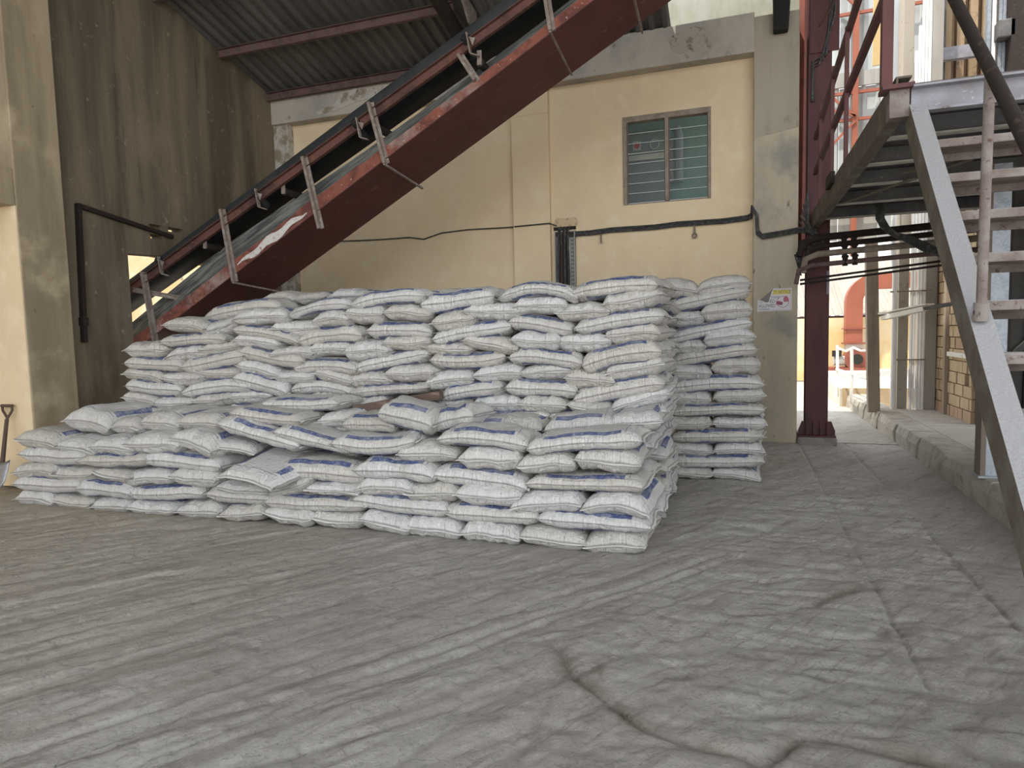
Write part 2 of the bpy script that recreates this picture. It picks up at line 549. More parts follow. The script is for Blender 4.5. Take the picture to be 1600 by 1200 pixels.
def txt(name, s, size, loc, material, parent, rot=(math.pi / 2, 0, 0), ext=.0004, sx=1.0, align='LEFT'):
    cu = bpy.data.curves.new(name, 'FONT')
    cu.body = s
    cu.size = size
    cu.extrude = ext
    cu.align_x = align
    t = bpy.data.objects.new('tmp_text', cu)
    COL.objects.link(t)
    bpy.context.view_layer.update()
    me = bpy.data.meshes.new_from_object(t)
    bpy.data.objects.remove(t)
    me.name = name
    me.transform(Matrix.Translation(loc) @ Matrix.Rotation(rot[0], 4, 'X') @ Matrix.Diagonal((sx, 1, 1, 1)))
    return link(name, me, material, parent)


def roofz(y):
    return 5.62 + .27 * (9.5 - y)


# ------------------------------------------------------------------ value noise for the ground relief
_rs = np.random.RandomState(5)
_tab = _rs.rand(256, 256)


def vnoise(x, y):
    xi, yi = np.floor(x).astype(int), np.floor(y).astype(int)
    fx, fy = x - xi, y - yi
    fx, fy = fx * fx * (3 - 2 * fx), fy * fy * (3 - 2 * fy)
    a = _tab[xi % 256, yi % 256]
    b = _tab[(xi + 1) % 256, yi % 256]
    c = _tab[xi % 256, (yi + 1) % 256]
    d = _tab[(xi + 1) % 256, (yi + 1) % 256]
    return (a * (1 - fx) + b * fx) * (1 - fy) + (c * (1 - fx) + d * fx) * fy - .5


def seg_dist(x, y, pts):
    best = np.full(x.shape, 9.)
    for (ax, ay), (bx, by) in zip(pts[:-1], pts[1:]):
        dx, dy = bx - ax, by - ay
        t = np.clip(((x - ax) * dx + (y - ay) * dy) / (dx * dx + dy * dy), 0, 1)
        best = np.minimum(best, np.hypot(x - ax - t * dx, y - ay - t * dy))
    return best


# ================================================================== THE SETTING
# ---- floor with its worn relief
def build_floor():
    x0, x1, y0, y1, st = -7.9, 2.02, 1.0, 9.66, .02
    xs = np.arange(x0, x1 + st, st)
    ys = np.arange(y0, y1 + st, st)
    X, Y = np.meshgrid(xs, ys)
    ca, sa = math.cos(.95), math.sin(.95)
    U, V = X * ca + Y * sa, -X * sa + Y * ca
    left = np.clip((-X + .2) / 1.5, 0, 1)
    Z = .022 * vnoise(U * .5, V * 3.2) * left + .016 * vnoise(U * .9 + 9, V * 7) * left
    Z += .020 * vnoise(X * .9 + 40, Y * .9)
    right = 1 - left
    Z += right * (.018 * vnoise(X * 3 + 3, Y * 8) + .012 * vnoise(X * 7 + 13, Y * 17 + 5))
    Z += .008 * vnoise(X * 9 + 70, Y * 9 + 11) + .006 * vnoise(X * 19, Y * 19)
    rid = lambda a, b: .5 - np.abs(vnoise(a, b)) * 2
    Z -= left * .016 * np.clip(rid(U * .7 + 5, V * 6 + 2) - .28, 0, 1) / .22
    Z -= left * .007 * np.clip(rid(U * 2.2 + 15, V * 16 + 7) - .2, 0, 1) / .3
    Z -= right * .012 * np.clip(rid(X * 2.2 + 25, Y * 6 + 4) - .25, 0, 1) / .25
    Z -= right * .007 * np.clip(rid(X * 6 + 35, Y * 15 + 4) - .15, 0, 1) / .35
    Z += .004 * vnoise(X * 33, Y * 33) + .003 * vnoise(X * 47 + 9, Y * 47)
    # tyre-like ruts to the upper right
    for off in (-.05, .12, .20):
        d = (V - (-1.86 * -sa + 2.426 * ca)) + off + .05 * vnoise(U * 1.3, V * 0 + off * 9)
        Z -= .020 * np.exp(-(d / .018) ** 2) * (np.clip(U - .6, 0, 1)) * np.clip(4.2 - U, 0, 1)
    # broken screed: a thin crust whose edge crosses the lower right of the view
    wob = .05 * vnoise(X * 5 + 30, Y * 5)
    edge = [(-.86, 3.06), (-.78, 2.93), (-.685, 2.78), (-.287, 2.50), (.08, 2.40), (.12, 2.45), (.215, 2.62), (.40, 2.635), (.64, 2.57), (1.1, 2.5)]
    d = seg_dist(X + wob, Y + wob, edge)
    Z -= .026 * np.exp(-(d / .016) ** 2)
    dirt = np.exp(-(d / .05) ** 2) * (.6 + vnoise(X * 9, Y * 9))
    crust = np.clip(np.interp(X, [e[0] for e in edge], [e[1] for e in edge]) - Y, 0, 1)
    Z += .012 * np.clip(crust / .06, 0, 1) * (X > -.75)
    d = seg_dist(X + wob, Y + wob, [(-.62, 3.35), (-.45, 3.12), (-.27, 3.2), (-.25, 3.0)])
    Z -= .018 * np.exp(-(d / .07) ** 2)
    d = seg_dist(X + wob, Y + wob, [(-.05, 3.72), (.2, 3.78), (.40, 3.95), (.52, 4.12), (.75, 4.3)])
    Z -= .014 * np.exp(-(d / .03) ** 2)
    dirt += .7 * np.exp(-(d / .045) ** 2) * (.5 + vnoise(X * 7, Y * 7))
    # straight screed joints that lead into the passage
    jw = .012 * vnoise(X * 4, Y * 6)
    for jx in (.775, 1.35):
        Z += np.where(X + jw > jx, -.010 if jx < 1 else -.006, 0)
        Z -= .012 * np.exp(-((X + jw - jx) / .014) ** 2) * (Y > 3.2)
    Z = np.where((X > 1.36), Z * .35 - .01, Z)
    # level ground beneath the stacks
    flat = np.clip((Y - 4.35) / .2, 0, 1) * np.clip((-.4 - X) / .25, 0, 1)
    Z = Z * (1 - .75 * flat) - .012 * flat
    Z -= .012
    n, k = X.shape
    vs = np.stack([X.ravel(), Y.ravel(), Z.ravel()], 1)
    i = np.arange((n - 1) * k).reshape(n - 1, k)[:, :-1].ravel()
    fs = np.stack([i, i + 1, i + k + 1, i + k], 1)
    me = bpy.data.meshes.new('floor')
    me.vertices.add(len(vs))
    me.vertices.foreach_set('co', vs.ravel())
    me.loops.add(fs.size)
    me.loops.foreach_set('vertex_index', fs.ravel())
    me.polygons.add(len(fs))
    me.polygons.foreach_set('loop_start', np.arange(len(fs)) * 4)
    me.polygons.foreach_set('loop_total', np.full(len(fs), 4))
    me.polygons.foreach_set('use_smooth', np.ones(len(fs), bool))
    at_ = me.attributes.new('dirt', 'FLOAT', 'POINT')
    at_.data.foreach_set('value', np.clip(dirt, 0, 1).ravel().astype(np.float32))
    me.update()
    me.validate()
    o = link('floor', me, FLOOR)
    o['kind'] = 'structure'


build_floor()
g = MB().add([(-40, -40, -.07), (40, -40, -.07), (40, 45, -.07), (-40, 45, -.07)], [(0, 1, 2, 3)])
GROUND = mat('pale_yard_ground', (.46, .43, .38), .95, layers=[(.6, (.40, .37, .33), .4, .6, O1), (5, (.34, .32, .28), .55, .7, O1)], bump=[(10, .4, O1)])
struct('floor_yard', g, GROUND)
struct('floor_passage', MB().box(.2, 1.98, 9.64, 22, -.06, -.022), FLOOR)

# ---- left wall: doorway, pier, panel and the broken opening the conveyor runs through
b = MB()
b.prism([(5.54, 0), (6.5, 0), (6.5, 3.06), (5.54, 3.06)], 'x', -7.6, -7.4)
b.prism([(6.5, 0), (8.1, 0), (8.1, 1.0), (6.5, 1.0)], 'x', -7.6, -7.4)
b.prism([(8.1, 0), (9.66, 0), (9.66, 3.06), (8.1, 3.06)], 'x', -7.6, -7.4)
b.prism([(6.5, 2.69), (7.0, 2.71), (8.1, 2.66), (8.1, 2.93), (6.5, 2.93)], 'x', -7.6, -7.4)
for ya, yb in ((6.5, 6.87), (7.07, 8.1)):
    b.prism([(ya, 2.93), (yb, 2.93), (yb, 2.985), (ya, 2.985)], 'x', -7.6, -7.4)
b.prism([(6.5, 2.985), (8.1, 2.985), (8.1, 3.06), (6.5, 3.06)], 'x', -7.6, -7.4)
for ya, yb in ((5.54, 6.86), (7.06, 7.17), (7.42, 9.66)):      # course with two bricks knocked out
    b.prism([(ya, 3.06), (yb, 3.06), (yb, 3.12), (ya, 3.12)], 'x', -7.6, -7.4)
b.prism([(5.54, 3.12), (9.66, 3.12), (9.66, roofz(9.66)), (5.54, roofz(5.54))], 'x', -7.6, -7.4)
b.prism([(-3, 3.40), (5.02, 3.40), (5.02, roofz(5.02)), (-3, roofz(-3))], 'x', -7.8, -7.46)
b.prism([(-3, 0), (2.2, 0), (2.2, 3.4), (-3, 3.4)], 'x', -7.8, -7.4)
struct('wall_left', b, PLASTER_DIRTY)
struct('trim_1', MB().prism([(5.01, 0), (5.54, 0), (5.54, roofz(5.54)), (5.01, roofz(5.01))], 'x', -7.85, -7.2), PLASTER_PILLAR, bevel=.012)
struct('trim_8', MB().box(-7.86, -7.202, 4.995, 5.011, 0, 3.02), PLASTER)  # thin added lining, paler to paint daylight on the jamb
struct('trim_2', MB().box(-7.8, -7.21, 2.2, 5.01, 3.02, 3.40), PLASTER_PILLAR, bevel=.01)

struct('wall_backdrop', MB().box(-13.2, -13, -4, 22, 0, 5), YELLOWALL)  # added backdrop wall that gives warm brightness through the opening
struct('ceiling_canopy_blocker', MB().box(-11.5, -7.8, -3, 6.4, 3.45, 3.5), SHEET_GREY)  # added canopy, out of view, keeps sun off the jamb and floor

# ---- back wall with the window hole
WX0, WX1, WZ0, WZ1 = -1.557, -.352, 3.333, 4.56
b = MB()
b.box(-7.8, WX0, 9.65, 9.85, 0, 5.5)
b.box(WX1, .3, 9.65, 9.85, 0, 5.5)
b.box(WX0, WX1, 9.65, 9.85, 0, WZ0)
b.box(WX0, WX1, 9.65, 9.85, WZ1, 5.5)
struct('wall_back', b, PLASTER)
b = MB().box(-3.21, -2.635, 9.57, 9.66, 0, 4.75)
b.prism([(-3.21, 4.75), (-2.635, 4.75), (-2.635, 5.13), (-3.30, 5.13)], 'y', 9.57, 9.66)
struct('trim_3', b, PLASTER, bevel=.01)
struct('trim_4', MB().box(-7.4, .2, 9.45, 9.80, 5.12, 5.62), CONC, bevel=.012)
struct('trim_5', MB().box(-7.41, -7.12, 9.50, 9.66, 0, 5.13), PEEL, bevel=.01)
struct('trim_6', MB().box(.19, .742, 9.45, 9.98, -.05, 5.56), COLUMN, bevel=.015)
struct('wall_beyond', MB().box(-1.6, .95, 9.98, 10.15, 5.45, 7.2), PALEWALL)
# peeled patch on the beam at the left
b = MB()
pp = [(-6.45, 5.17), (-6.1, 5.2), (-5.8, 5.27), (-5.3, 5.33), (-5.0, 5.36), (-5.05, 5.47), (-5.5, 5.44), (-5.75, 5.50), (-6.05, 5.42), (-6.15, 5.30), (-6.5, 5.22)]
b.prism(pp, 'y', 9.440, 9.455)
obj('paint_flake', b, PEEL, bpy.data.objects['trim_4'])

SCAR = mat('brown_damp_scar', (.42, .375, .32), .95, layers=[(6, (.25, .20, .16), .47, .60, O1), (24, (.17, .13, .10), .60, .7, O1)], bump=[(20, .4, O1)])
SCAR2 = mat('scuffed_plaster_scar', (.62, .48, .31), .95, layers=[(14, (.36, .27, .17), .5, .64, O1)], bump=[(20, .4, O1)])
b = MB()
b.prism([(-.86, 5.30), (-.74, 5.23), (-.62, 5.28), (-.50, 5.18), (-.36, 5.22), (-.30, 5.36), (-.38, 5.50), (-.55, 5.56), (-.72, 5.54), (-.90, 5.47)], 'y', 9.444, 9.455)
obj('damp_stain', b, SCAR, bpy.data.objects['trim_4'])
b = MB()
b.prism([(-2.60, 3.06), (-2.26, 3.06), (-2.22, 3.16), (-2.27, 3.23), (-2.42, 3.22), (-2.55, 3.24), (-2.61, 3.17)], 'y', 9.644, 9.655)
obj('plaster_scar', b, SCAR2, bpy.data.objects['wall_back'])
b = MB()
b.prism([(.20, 4.02), (.735, 4.10), (.735, 5.55), (.20, 5.55)], 'y', 9.4455, 9.452)
obj('damp_upper_coat', b, mat('damp_grey_column_coat', (.42, .37, .29), .93, layers=[(1.6, (.33, .30, .25), .4, .65, (1, 1, .15)), (5, (.22, .19, .15), .58, .72, (1, 1, .4))]), bpy.data.objects['trim_6'])

# ---- room behind the louvre window
b = MB()
b.box(-4, .2, 11.3, 11.4, 2.6, 5.4)
b.box(-4.1, -4, 9.85, 11.4, 2.6, 5.4)
b.box(.12, .2, 9.98, 11.4, 2.6, 3.2)
b.box(-4.1, .2, 9.85, 11.4, 2.5, 2.6)
b.box(-4.1, .2, 9.85, 11.4, 5.38, 5.45)
struct('wall_inner_room', b, TEAL)

# ---- roof: sheets, purlins, rafter
roof = MB().box(-7.9, -.9, 9.46, 9.62, 5.60, 5.625)
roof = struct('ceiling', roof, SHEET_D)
PITCH = .18
nsh = 0
for (ya, yb, dz) in ((9.62, 4.4, 0), (4.6, -3.0, .02)):
    x = -7.86
    while x < -.88:
        xe = min(x + PITCH * 8, -.865)
        vs, fs = [], []
        k = int(round((xe - x) / PITCH * 6))
        for i in range(k + 1):
            xx = x + (xe - x) * i / k
            zz = .028 * max(-.55, min(.55, math.cos(2 * math.pi * (xx + 7.86) / PITCH))) / .55
            vs += [(xx, ya, roofz(ya) + zz + dz), (xx, yb, roofz(yb) + zz + dz)]
        fs = [(2 * i, 2 * i + 1, 2 * i + 3, 2 * i + 2) for i in range(k)]
        top = [(a_, b_, c_ + .004) for a_, b_, c_ in vs]
        n0 = len(vs)
        fs2 = [tuple(q + n0 for q in f_[::-1]) for f_ in fs]
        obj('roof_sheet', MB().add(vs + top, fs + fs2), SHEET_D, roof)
        x = xe
for y in (9.40, 8.33, 7.2, 6.1, 5.0, 3.9, 2.8, 1.7, .6, -.5, -1.6, -2.7):
    z = roofz(y) - .035
    o = obj('purlin', MB().channel((-7.5, y, z - .065), (-3.55, y, z - .065), .13, .06, .008), PURLIN, roof)
for x in (-3.55,):
    o = obj('rafter', MB().channel((x, 9.45, roofz(9.45) - .26), (x, -3.0, roofz(-3.0) - .26), .22, .09, .012, flip=1), DARKIRON, roof)
b = MB().prism([(8.0, 5.95), (8.35, 5.62), (8.6, 5.62), (8.6, 5.86)], 'x', -3.36, -3.33)
obj('gusset', b, GREYSTEEL, roof)


# added roof over the stair bay, out of view, blocks sun patches
hr = MB()
hr.prism([(9.35, 6.35), (9.35, 6.37), (-3, 6.37 + .27 * 12.35), (-3, 6.35 + .27 * 12.35)], 'x', -1.05, 7.5)
hr.prism([(9.35, 5.66), (9.35, 6.36), (-3, 6.36 + .27 * 12.35), (-3, 5.66 + .27 * 12.35)], 'x', -.90, -.885)
struct('ceiling_bay_blocker', hr, SHEET_D)
struct('wall_right_blocker', MB().box(4.6, 4.8, 4.4, 9.3, 0, 10), PLASTER_DIRTY)  # added unseen wall, cut short to dim light from the right

# ================================================================== LOUVRE WINDOW
win = MB()
fw = .055
win.box(WX0, WX0 + fw, 9.63, 9.75, WZ0, WZ1)
win.box(WX1 - fw * .7, WX1, 9.63, 9.75, WZ0, WZ1)
win.box(WX0 + fw, WX1 - fw * .7, 9.63, 9.75, WZ1 - fw * 1.4, WZ1)
win.box(WX0 + fw, WX1 - fw * .7, 9.66, 9.75, WZ0, WZ0 + .02)
window = struct('window_1', win, WINFRAME, bevel=.004)
XM = -.945
obj('mullion', MB().box(XM - .022, XM + .022, 9.635, 9.73, WZ0 + .02, WZ1 - fw * 1.4), WINFRAME, window)
for xa, xb in ((WX0 + fw, XM - .022), (XM + .022, WX1 - fw * .7)):
    obj('clip_rail', MB().box(xa, xa + .018, 9.655, 9.70, WZ0 + .02, WZ1 - fw * 1.4), CLIPMETAL, window)
    obj('clip_rail', MB().box(xb - .014, xb, 9.655, 9.70, WZ0 + .02, WZ1 - fw * 1.4), CLIPMETAL, window)
    for i in range(8):
        zc = WZ0 + .088 + i * .1385
        gl = MB().bar((xa + .016, 9.685, zc), (xb - .012, 9.685, zc), .012, .150, up=(0, -.45 + rnd.uniform(-.05, .05), 1))
        louvre = obj('louvre_blade', gl, GLASS, window)
        edge = MB().box(xa + .016, xb - .012, 9.655, 9.661, zc - .070, zc - .063)
        obj('ground_glass_edge', edge, STICKW, louvre)
# the control cabinet that shows through the left half
cab = thing('control_cabinet', 'grey control cabinet with red and ringed stickers seen through louvre window', 'cabinet', (-1.5, 10.6, 2.6))
obj('body', MB().box(-1.86, -1.06, 10.6, 11.1, 2.62, 4.62), CABINET, cab, bevel=.01)
obj('door_panel', MB().box(-1.81, -1.11, 10.585, 10.6, 2.8, 4.15), CABINET, cab)
obj('ledge', MB().box(-1.84, -1.08, 10.55, 10.6, 4.17, 4.25), WHITEPAINT, cab)
obj('sticker', MB().box(-1.55, -1.43, 10.580, 10.599, 4.33, 4.47), STICKW, cab)
obj('red_mark', MB().tube([(-1.49, 10.570, 4.40), (-1.49, 10.599, 4.40)], .045, 12), STICKRED, cab)
ring = MB()
ring.tube([(-1.22 + .07 * math.cos(t), 10.59, 4.40 + .07 * math.sin(t)) for t in [i * math.pi / 9 for i in range(19)]], .008, 6)
obj('round_sticker', ring, STICKW, cab)
tag(obj('pipe_stub', MB().tube([(-.90, 11.1, 3.9), (-.90, 11.1, 4.65), (-.94, 11.1, 4.75)], .07, 12).tube([(-1.02, 11.1, 3.9), (-1.02, 11.1, 4.6)], .06, 12), CABINET, smooth=True),
    'grey upright pipes against teal wall inside the louvre window', 'pipe')

# ================================================================== CABLES AND DUCT ON THE BACK WALL
random.seed(3)


def bundle(name, label, paths_fn, n, r, loc, m=CABLE):
    t = thing(name, label, 'cable', loc)
    for i in range(n):
        obj('cable', MB().tube(paths_fn(i), r, 6), m, t, smooth=True)
    return t


def run1(i):
    oy, oz = 9.635 - .014 * (i % 3), .026 * (i // 3) - .03 + rnd.uniform(-.004, .004)
    p = [(-2.55, oy, 2.99 + oz), (-2.36, oy, 2.985 + oz)]
    for k in range(1, 9):
        x = -2.36 + k * (2.48 / 8)
        p.append((x, oy, 2.985 + .035 * k / 8 + oz - .008 * math.sin(k * 2.1)))
    p += [(.165, 9.6 - .013 * (i % 3), 3.05 + oz), (.17, 9.43 - .013 * (i % 3), 3.12 + oz), (.22 + .01 * (i // 3), 9.43 - .013 * (i % 3), 3.02),
          (.235 + .01 * (i // 3), 9.43 - .013 * (i % 3), 2.80 + oz), (.30, 9.43 - .013 * (i % 3), 2.74 + oz), (.5, 9.43 - .013 * (i % 3), 2.76 + oz), (.74, 9.43 - .013 * (i % 3), 2.79 + oz),
          (.95, 9.40 - .013 * (i % 3), 2.76 + oz)]
    return p


bundle('cable_bundle', 'grey cable bundle running along the cream wall and around the column', run1, 9, .0125, (-1, 9.6, 3))
wire = [at(522, 377, 'y', 9.63), at(560, 376, 'y', 9.63), at(600, 374, 'y', 9.63), at(640, 371, 'y', 9.63), at(662, 374, 'y', 9.63), at(690, 364, 'y', 9.63), at(730, 359, 'y', 9.63), at(800, 355, 'y', 9.62), at(806, 354, 'y', 9.55), at(858, 349, 'y', 9.55), at(870, 353, 'y', 9.60)]
tag(obj('wall_wire', MB().tube(wire, .011, 6), CABLE, smooth=True), 'thin dark wire sagging along cream wall left of the duct', 'wire')
duct = thing('cable_duct', 'perforated grey vertical cable tray full of cables under wall bundle', 'cable tray', (-2.42, 9.6, 2.2))
obj('back_plate', MB().box(-2.57, -2.27, 9.635, 9.65, 1.9, 3.03), SHEET_GREY, duct)
obj('flange', MB().box(-2.575, -2.56, 9.58, 9.65, 1.9, 3.03), SHEET_GREY, duct)
obj('flange', MB().box(-2.28, -2.265, 9.58, 9.65, 1.9, 3.03), SHEET_GREY, duct)
for i in range(7):
    x = -2.525 + i * .026
    obj('cable', MB().tube([(x - .01, 9.61, 1.9), (x + rnd.uniform(-.01, .01), 9.60, 2.4), (x + rnd.uniform(-.02, .02), 9.61, 2.8), (x + rnd.uniform(-.02, .02), 9.60, 3.05), (x + .02, 9.635, 3.08)], .0125, 6), DARKIRON if i % 2 else CABLE, duct, smooth=True)
for i in range(18):
    for xx in (-2.335, -2.31):
        obj('perforation', MB().box(xx, xx + .009, 9.633, 9.636, 1.95 + i * .058, 1.98 + i * .058), BLACK, duct)  # holes are black marks on a solid plate, their dark inside painted
tag(obj('wall_cavity', MB().box(-2.60, -2.26, 9.64, 9.652, 3.05, 3.10), BLACK), 'black broken hole in plaster above the cable tray', 'hole')  # hole drawn as a flat black strip on the wall
tag(obj('cable_hook', MB().bar((-1.887, 9.62, 2.955), (-1.885, 9.62, 2.83), .018, .03, up=(0, 1, 0)).bar((-1.885, 9.60, 2.835), (-1.87, 9.60, 2.82), .02, .03), GREYSTEEL), 'short rusty bracket below the cables nearer the tray', 'bracket')
tag(obj('cable_hook', MB().bar((-.573, 9.62, 2.975), (-.573, 9.62, 2.86), .022, .03, up=(0, 1, 0)).tube([(-.573 + .03 * math.cos(k * .7), 9.61, 2.835 + .03 * math.sin(k * .7)) for k in range(10)], .011, 6), GREYSTEEL), 'rusty eye hook below the cables nearer the column', 'hook')
tag(obj('drain_chute', MB().prism([(.425, 5.28), (.60, 5.28), (.655, 6.3), (.40, 6.3)], 'y', 9.30, 9.44), BLACK, bevel=.02), 'black soot-covered chute hanging over the top of the column', 'chute')

# black pipe frame on the left wall
pf = thing('bent_pipe', 'blackened angled pipe fixed to the left wall', 'pipe', (-7.38, 5.8, 1.55))
obj('upright', MB().bar((-7.365, 5.84, 3.20), (-7.365, 5.79, 1.57), .05, .06, up=(1, 0, 0)), DARKIRON, pf)
obj('sloping_arm', MB().bar((-7.365, 5.83, 3.18), (-7.365, 7.20, 2.985), .05, .05), DARKIRON, pf)
obj('clamp', MB().box(-7.398, -7.32, 5.76, 5.83, 1.76, 1.86), DARKIRON, pf)

# ================================================================== NOTICE ON THE COLUMN
sg = thing('notice_sign', 'torn safety notice sheet with yellow band stuck on the column', 'sign', (.46, 9.44, 1.75))
Y0 = 9.443
obj('sheet', MB().prism([(.243, 1.752), (.669, 1.755), (.667, 2.047), (.443, 2.048), (.425, 2.01), (.40, 1.93), (.385, 1.875), (.355, 1.868), (.30, 1.895), (.252, 1.905)], 'y', Y0, 9.4505), PAPER, sg)
obj('backing_patch', MB().prism([(.255, 1.885), (.40, 1.86), (.44, 2.02), (.442, 2.046)], 'y', Y0 + .004, 9.4502), SIGNBACK, sg)
obj('yellow_band', MB().prism([(.430, 1.968), (.648, 1.968), (.648, 2.028), (.442, 2.028)], 'y', Y0 - .001, Y0 + .001), SIGNY, sg)
txt('lettering', 'TY NOTICE', .060, (.440, Y0 - .0015, 1.980), SIGNK, sg, sx=.70)
txt('lettering', 'TIONS', .044, (.412, Y0 - .0015, 1.918), SIGNK, sg, sx=.85)
txt('lettering', 'ED', .058, (.398, Y0 - .0015, 1.862), SIGNK, sg, sx=.95)
txt('lettering', 'LI', .050, (.275, Y0 - .0015, 1.862), SIGNK, sg, sx=.9)
txt('lettering', 'ALLOWED', .064, (.266, Y0 - .0015, 1.803), SIGNK, sg, sx=.66)
for z in (1.783, 1.775):
    obj('fine_print', MB().box(.27, .40, Y0 - .001, Y0 + .0005, z, z + .003), SIGNK, sg)
bd = MB()
for xa, xb, za, zb in ((.262, .654, 1.765, 1.7675), (.652, .6545, 1.765, 2.036), (.446, .654, 2.0345, 2.037), (.262, .2645, 1.765, 1.895)):
    bd.box(xa, xb, Y0 - .001, Y0 + .0005, za, zb)
obj('border', bd, SIGNP, sg)
obj('prohibition_ring', MB().tube([(.560 + .072 * math.cos(t), Y0, 1.870 + .072 * math.sin(t)) for t in [i * math.pi / 16 for i in range(33)]], .004, 6), SIGNR, sg)
obj('hand_symbol', MB().prism([(.478, 1.835), (.555, 1.828), (.562, 1.862), (.53, 1.880), (.478, 1.882)], 'y', Y0 - .001, Y0 + .0005), SIGNP, sg)
obj('hand_symbol', MB().prism([(.570, 1.868), (.632, 1.870), (.635, 1.90), (.612, 1.945), (.585, 1.945), (.565, 1.915)], 'y', Y0 - .001, Y0 + .0005), SIGNR, sg)

# ================================================================== CONVEYOR
conv = thing('belt_conveyor', 'long rusty red belt conveyor climbing across the back wall to the roof', 'conveyor', (-7.0, 6.7, 1.6))
CX0, CX1 = -9.6, .9


def zlow(x):
    return 5.526 + .536 * x


def zband(x):
    return zlow(x) + (.18 if x < -4.5 else max(.12, .18 - .03 * (x + 4.5)))


def zch(x):
    return 5.831 + .476 * x


def strip(fn, xs):
    """loft: fn(x)->list of (y,z) profile points"""
    m_ = MB()
    pr = [[(x, y, z) for y, z in fn(x)] for x in xs]
    n_ = len(pr[0])
    vs = [p for q in pr for p in q]
    fs = []
    for i in range(len(xs) - 1):
        for k in range(n_):
            fs.append((i * n_ + k, i * n_ + (k + 1) % n_, (i + 1) * n_ + (k + 1) % n_, (i + 1) * n_ + k))
    fs.append(tuple(range(n_))[::-1])
    fs.append(tuple((len(xs) - 1) * n_ + k for k in range(n_)))
    m_.add(vs, fs)
    return m_


XS = [CX0 + (CX1 - CX0) * i / 60 for i in range(61)]
dent = {i: rnd.uniform(-.012, .012) for i in range(61)}


def side_prof(x):
    i = min(range(61), key=lambda k: abs(XS[k] - x))
    zt = zband(x) + dent[i]
    return [(6.70, zlow(x)), (6.715, zt), (6.745, zt + .008), (6.745, zt - .01), (6.73, zt - .012), (6.712, zlow(x) + .01)]


obj('side_plate', strip(side_prof, XS), RUST, conv)
obj('bottom_plate', strip(lambda x: [(6.70, zlow(x)), (7.62, zlow(x) - .06), (7.62, zlow(x) - .05), (6.70, zlow(x) + .012)], XS[::4]), MAROON_D, conv)
obj('side_plate', strip(lambda x: [(7.60, zlow(x) - .05), (7.60, zlow(x) + .10), (7.62, zlow(x) + .10), (7.62, zlow(x) - .05)], XS[::4]), MAROON_D, conv)


def belt_uv(o, xs, nprof):
    me = o.data
    uvl = me.uv_layers.new(name='UVMap')
    for lp in me.loops:
        co = me.vertices[lp.vertex_index].co
        uvl.data[lp.index].uv = (co.x, (co.z - zlow(co.x)) * .8)


def zbelt(x):
    """upper edge of the sagging, dust-caked return belt"""
    k_ = float(np.interp(x, [-6.2, -5.6, -4.5, -3.5, -2.5, -1.5], [.55, .49, .37, .29, .23, .2]))
    return 1.55 + (zlow(x) + k_ - 1.55) * 6.98 / 6.7


def rb_prof(x):
    zt = zbelt(x)
    za = zlow(x) + .08
    m1 = (za + zt) / 2
    return [(6.80, za), (6.86, m1 - .03), (6.93, m1 + .05), (6.985, zt), (7.52, zt - .02), (7.52, zt - .008), (6.99, zt + .012), (6.915, m1 + .055), (6.845, m1 - .02), (6.79, za + .008)]


o = obj('return_belt', strip(rb_prof, XS[::2]), BELT, conv, smooth=True)
belt_uv(o, None, 6)


def carry(x):
    z = zch(x)
    t_ = .016
    q = max(.6, min(1., 1 + (x + 3.5) * .10))
    outer = [(6.745, z + .10), (6.73, z + .12 + .07 * q), (6.745, z + .125 + .13 * q), (6.79, z + .125 + .155 * q), (6.84, z + .125 + .13 * q), (6.95, z + .15), (7.05, z + .11), (7.3, z + .11), (7.42, z + .18), (7.5, z + .25)]
    inner = [(y, zz + t_ * (1.2 if 6.85 < y < 7.45 else 0) + (0 if 6.85 < y < 7.45 else .012)) for y, zz in outer[::-1]]
    return outer + inner


obj('carrying_belt', strip(carry, XS[::3]), RUBBER, conv, smooth=True)
obj('stringer', MB().channel((CX0, 6.735, zch(CX0) + .055), (CX1, 6.735, zch(CX1) + .055), .11, .05, .008, flip=1), RUSTCH, conv)
obj('stringer', MB().channel((CX0, 7.58, zch(CX0) + .058), (CX1, 7.58, zch(CX1) + .058), .115, .05, .008, flip=-1), RUSTCH, conv)
# posts that hang the trough from the stringer, each with a rod under the trough
for px_t, px_b, rod in (((222, 425), (241, 532), (300, 545)), ((345, 327), (365, 440), (443, 443)), ((473, 245), (499, 357), None), ((576, 160), (601, 255), (655, 290)),
                        ((716, 85), (742, 125), None), ((845, -45), (860, 48), (882, 110)), ((960, -110), (985, -30), (1010, 40))):
    a_, b_ = at(*px_t, 'y', 6.685), at(*px_b, 'y', 6.685)
    pst = obj('hanger_post', MB().bar(a_, b_, .035, .045, up=(0, 1, 0)).bar(a_ + Vector((.03, .02, 0)), b_ + Vector((.03, .02, 0)), .01, .045, up=(1, 0, 0)), GREYSTEEL, conv)
    if rod:
        obj('cross_rod', MB().bar((b_.x, 6.67, b_.z - .012), (b_.x - .02, 7.66, b_.z - .085), .022, .022), GREYSTEEL, pst)
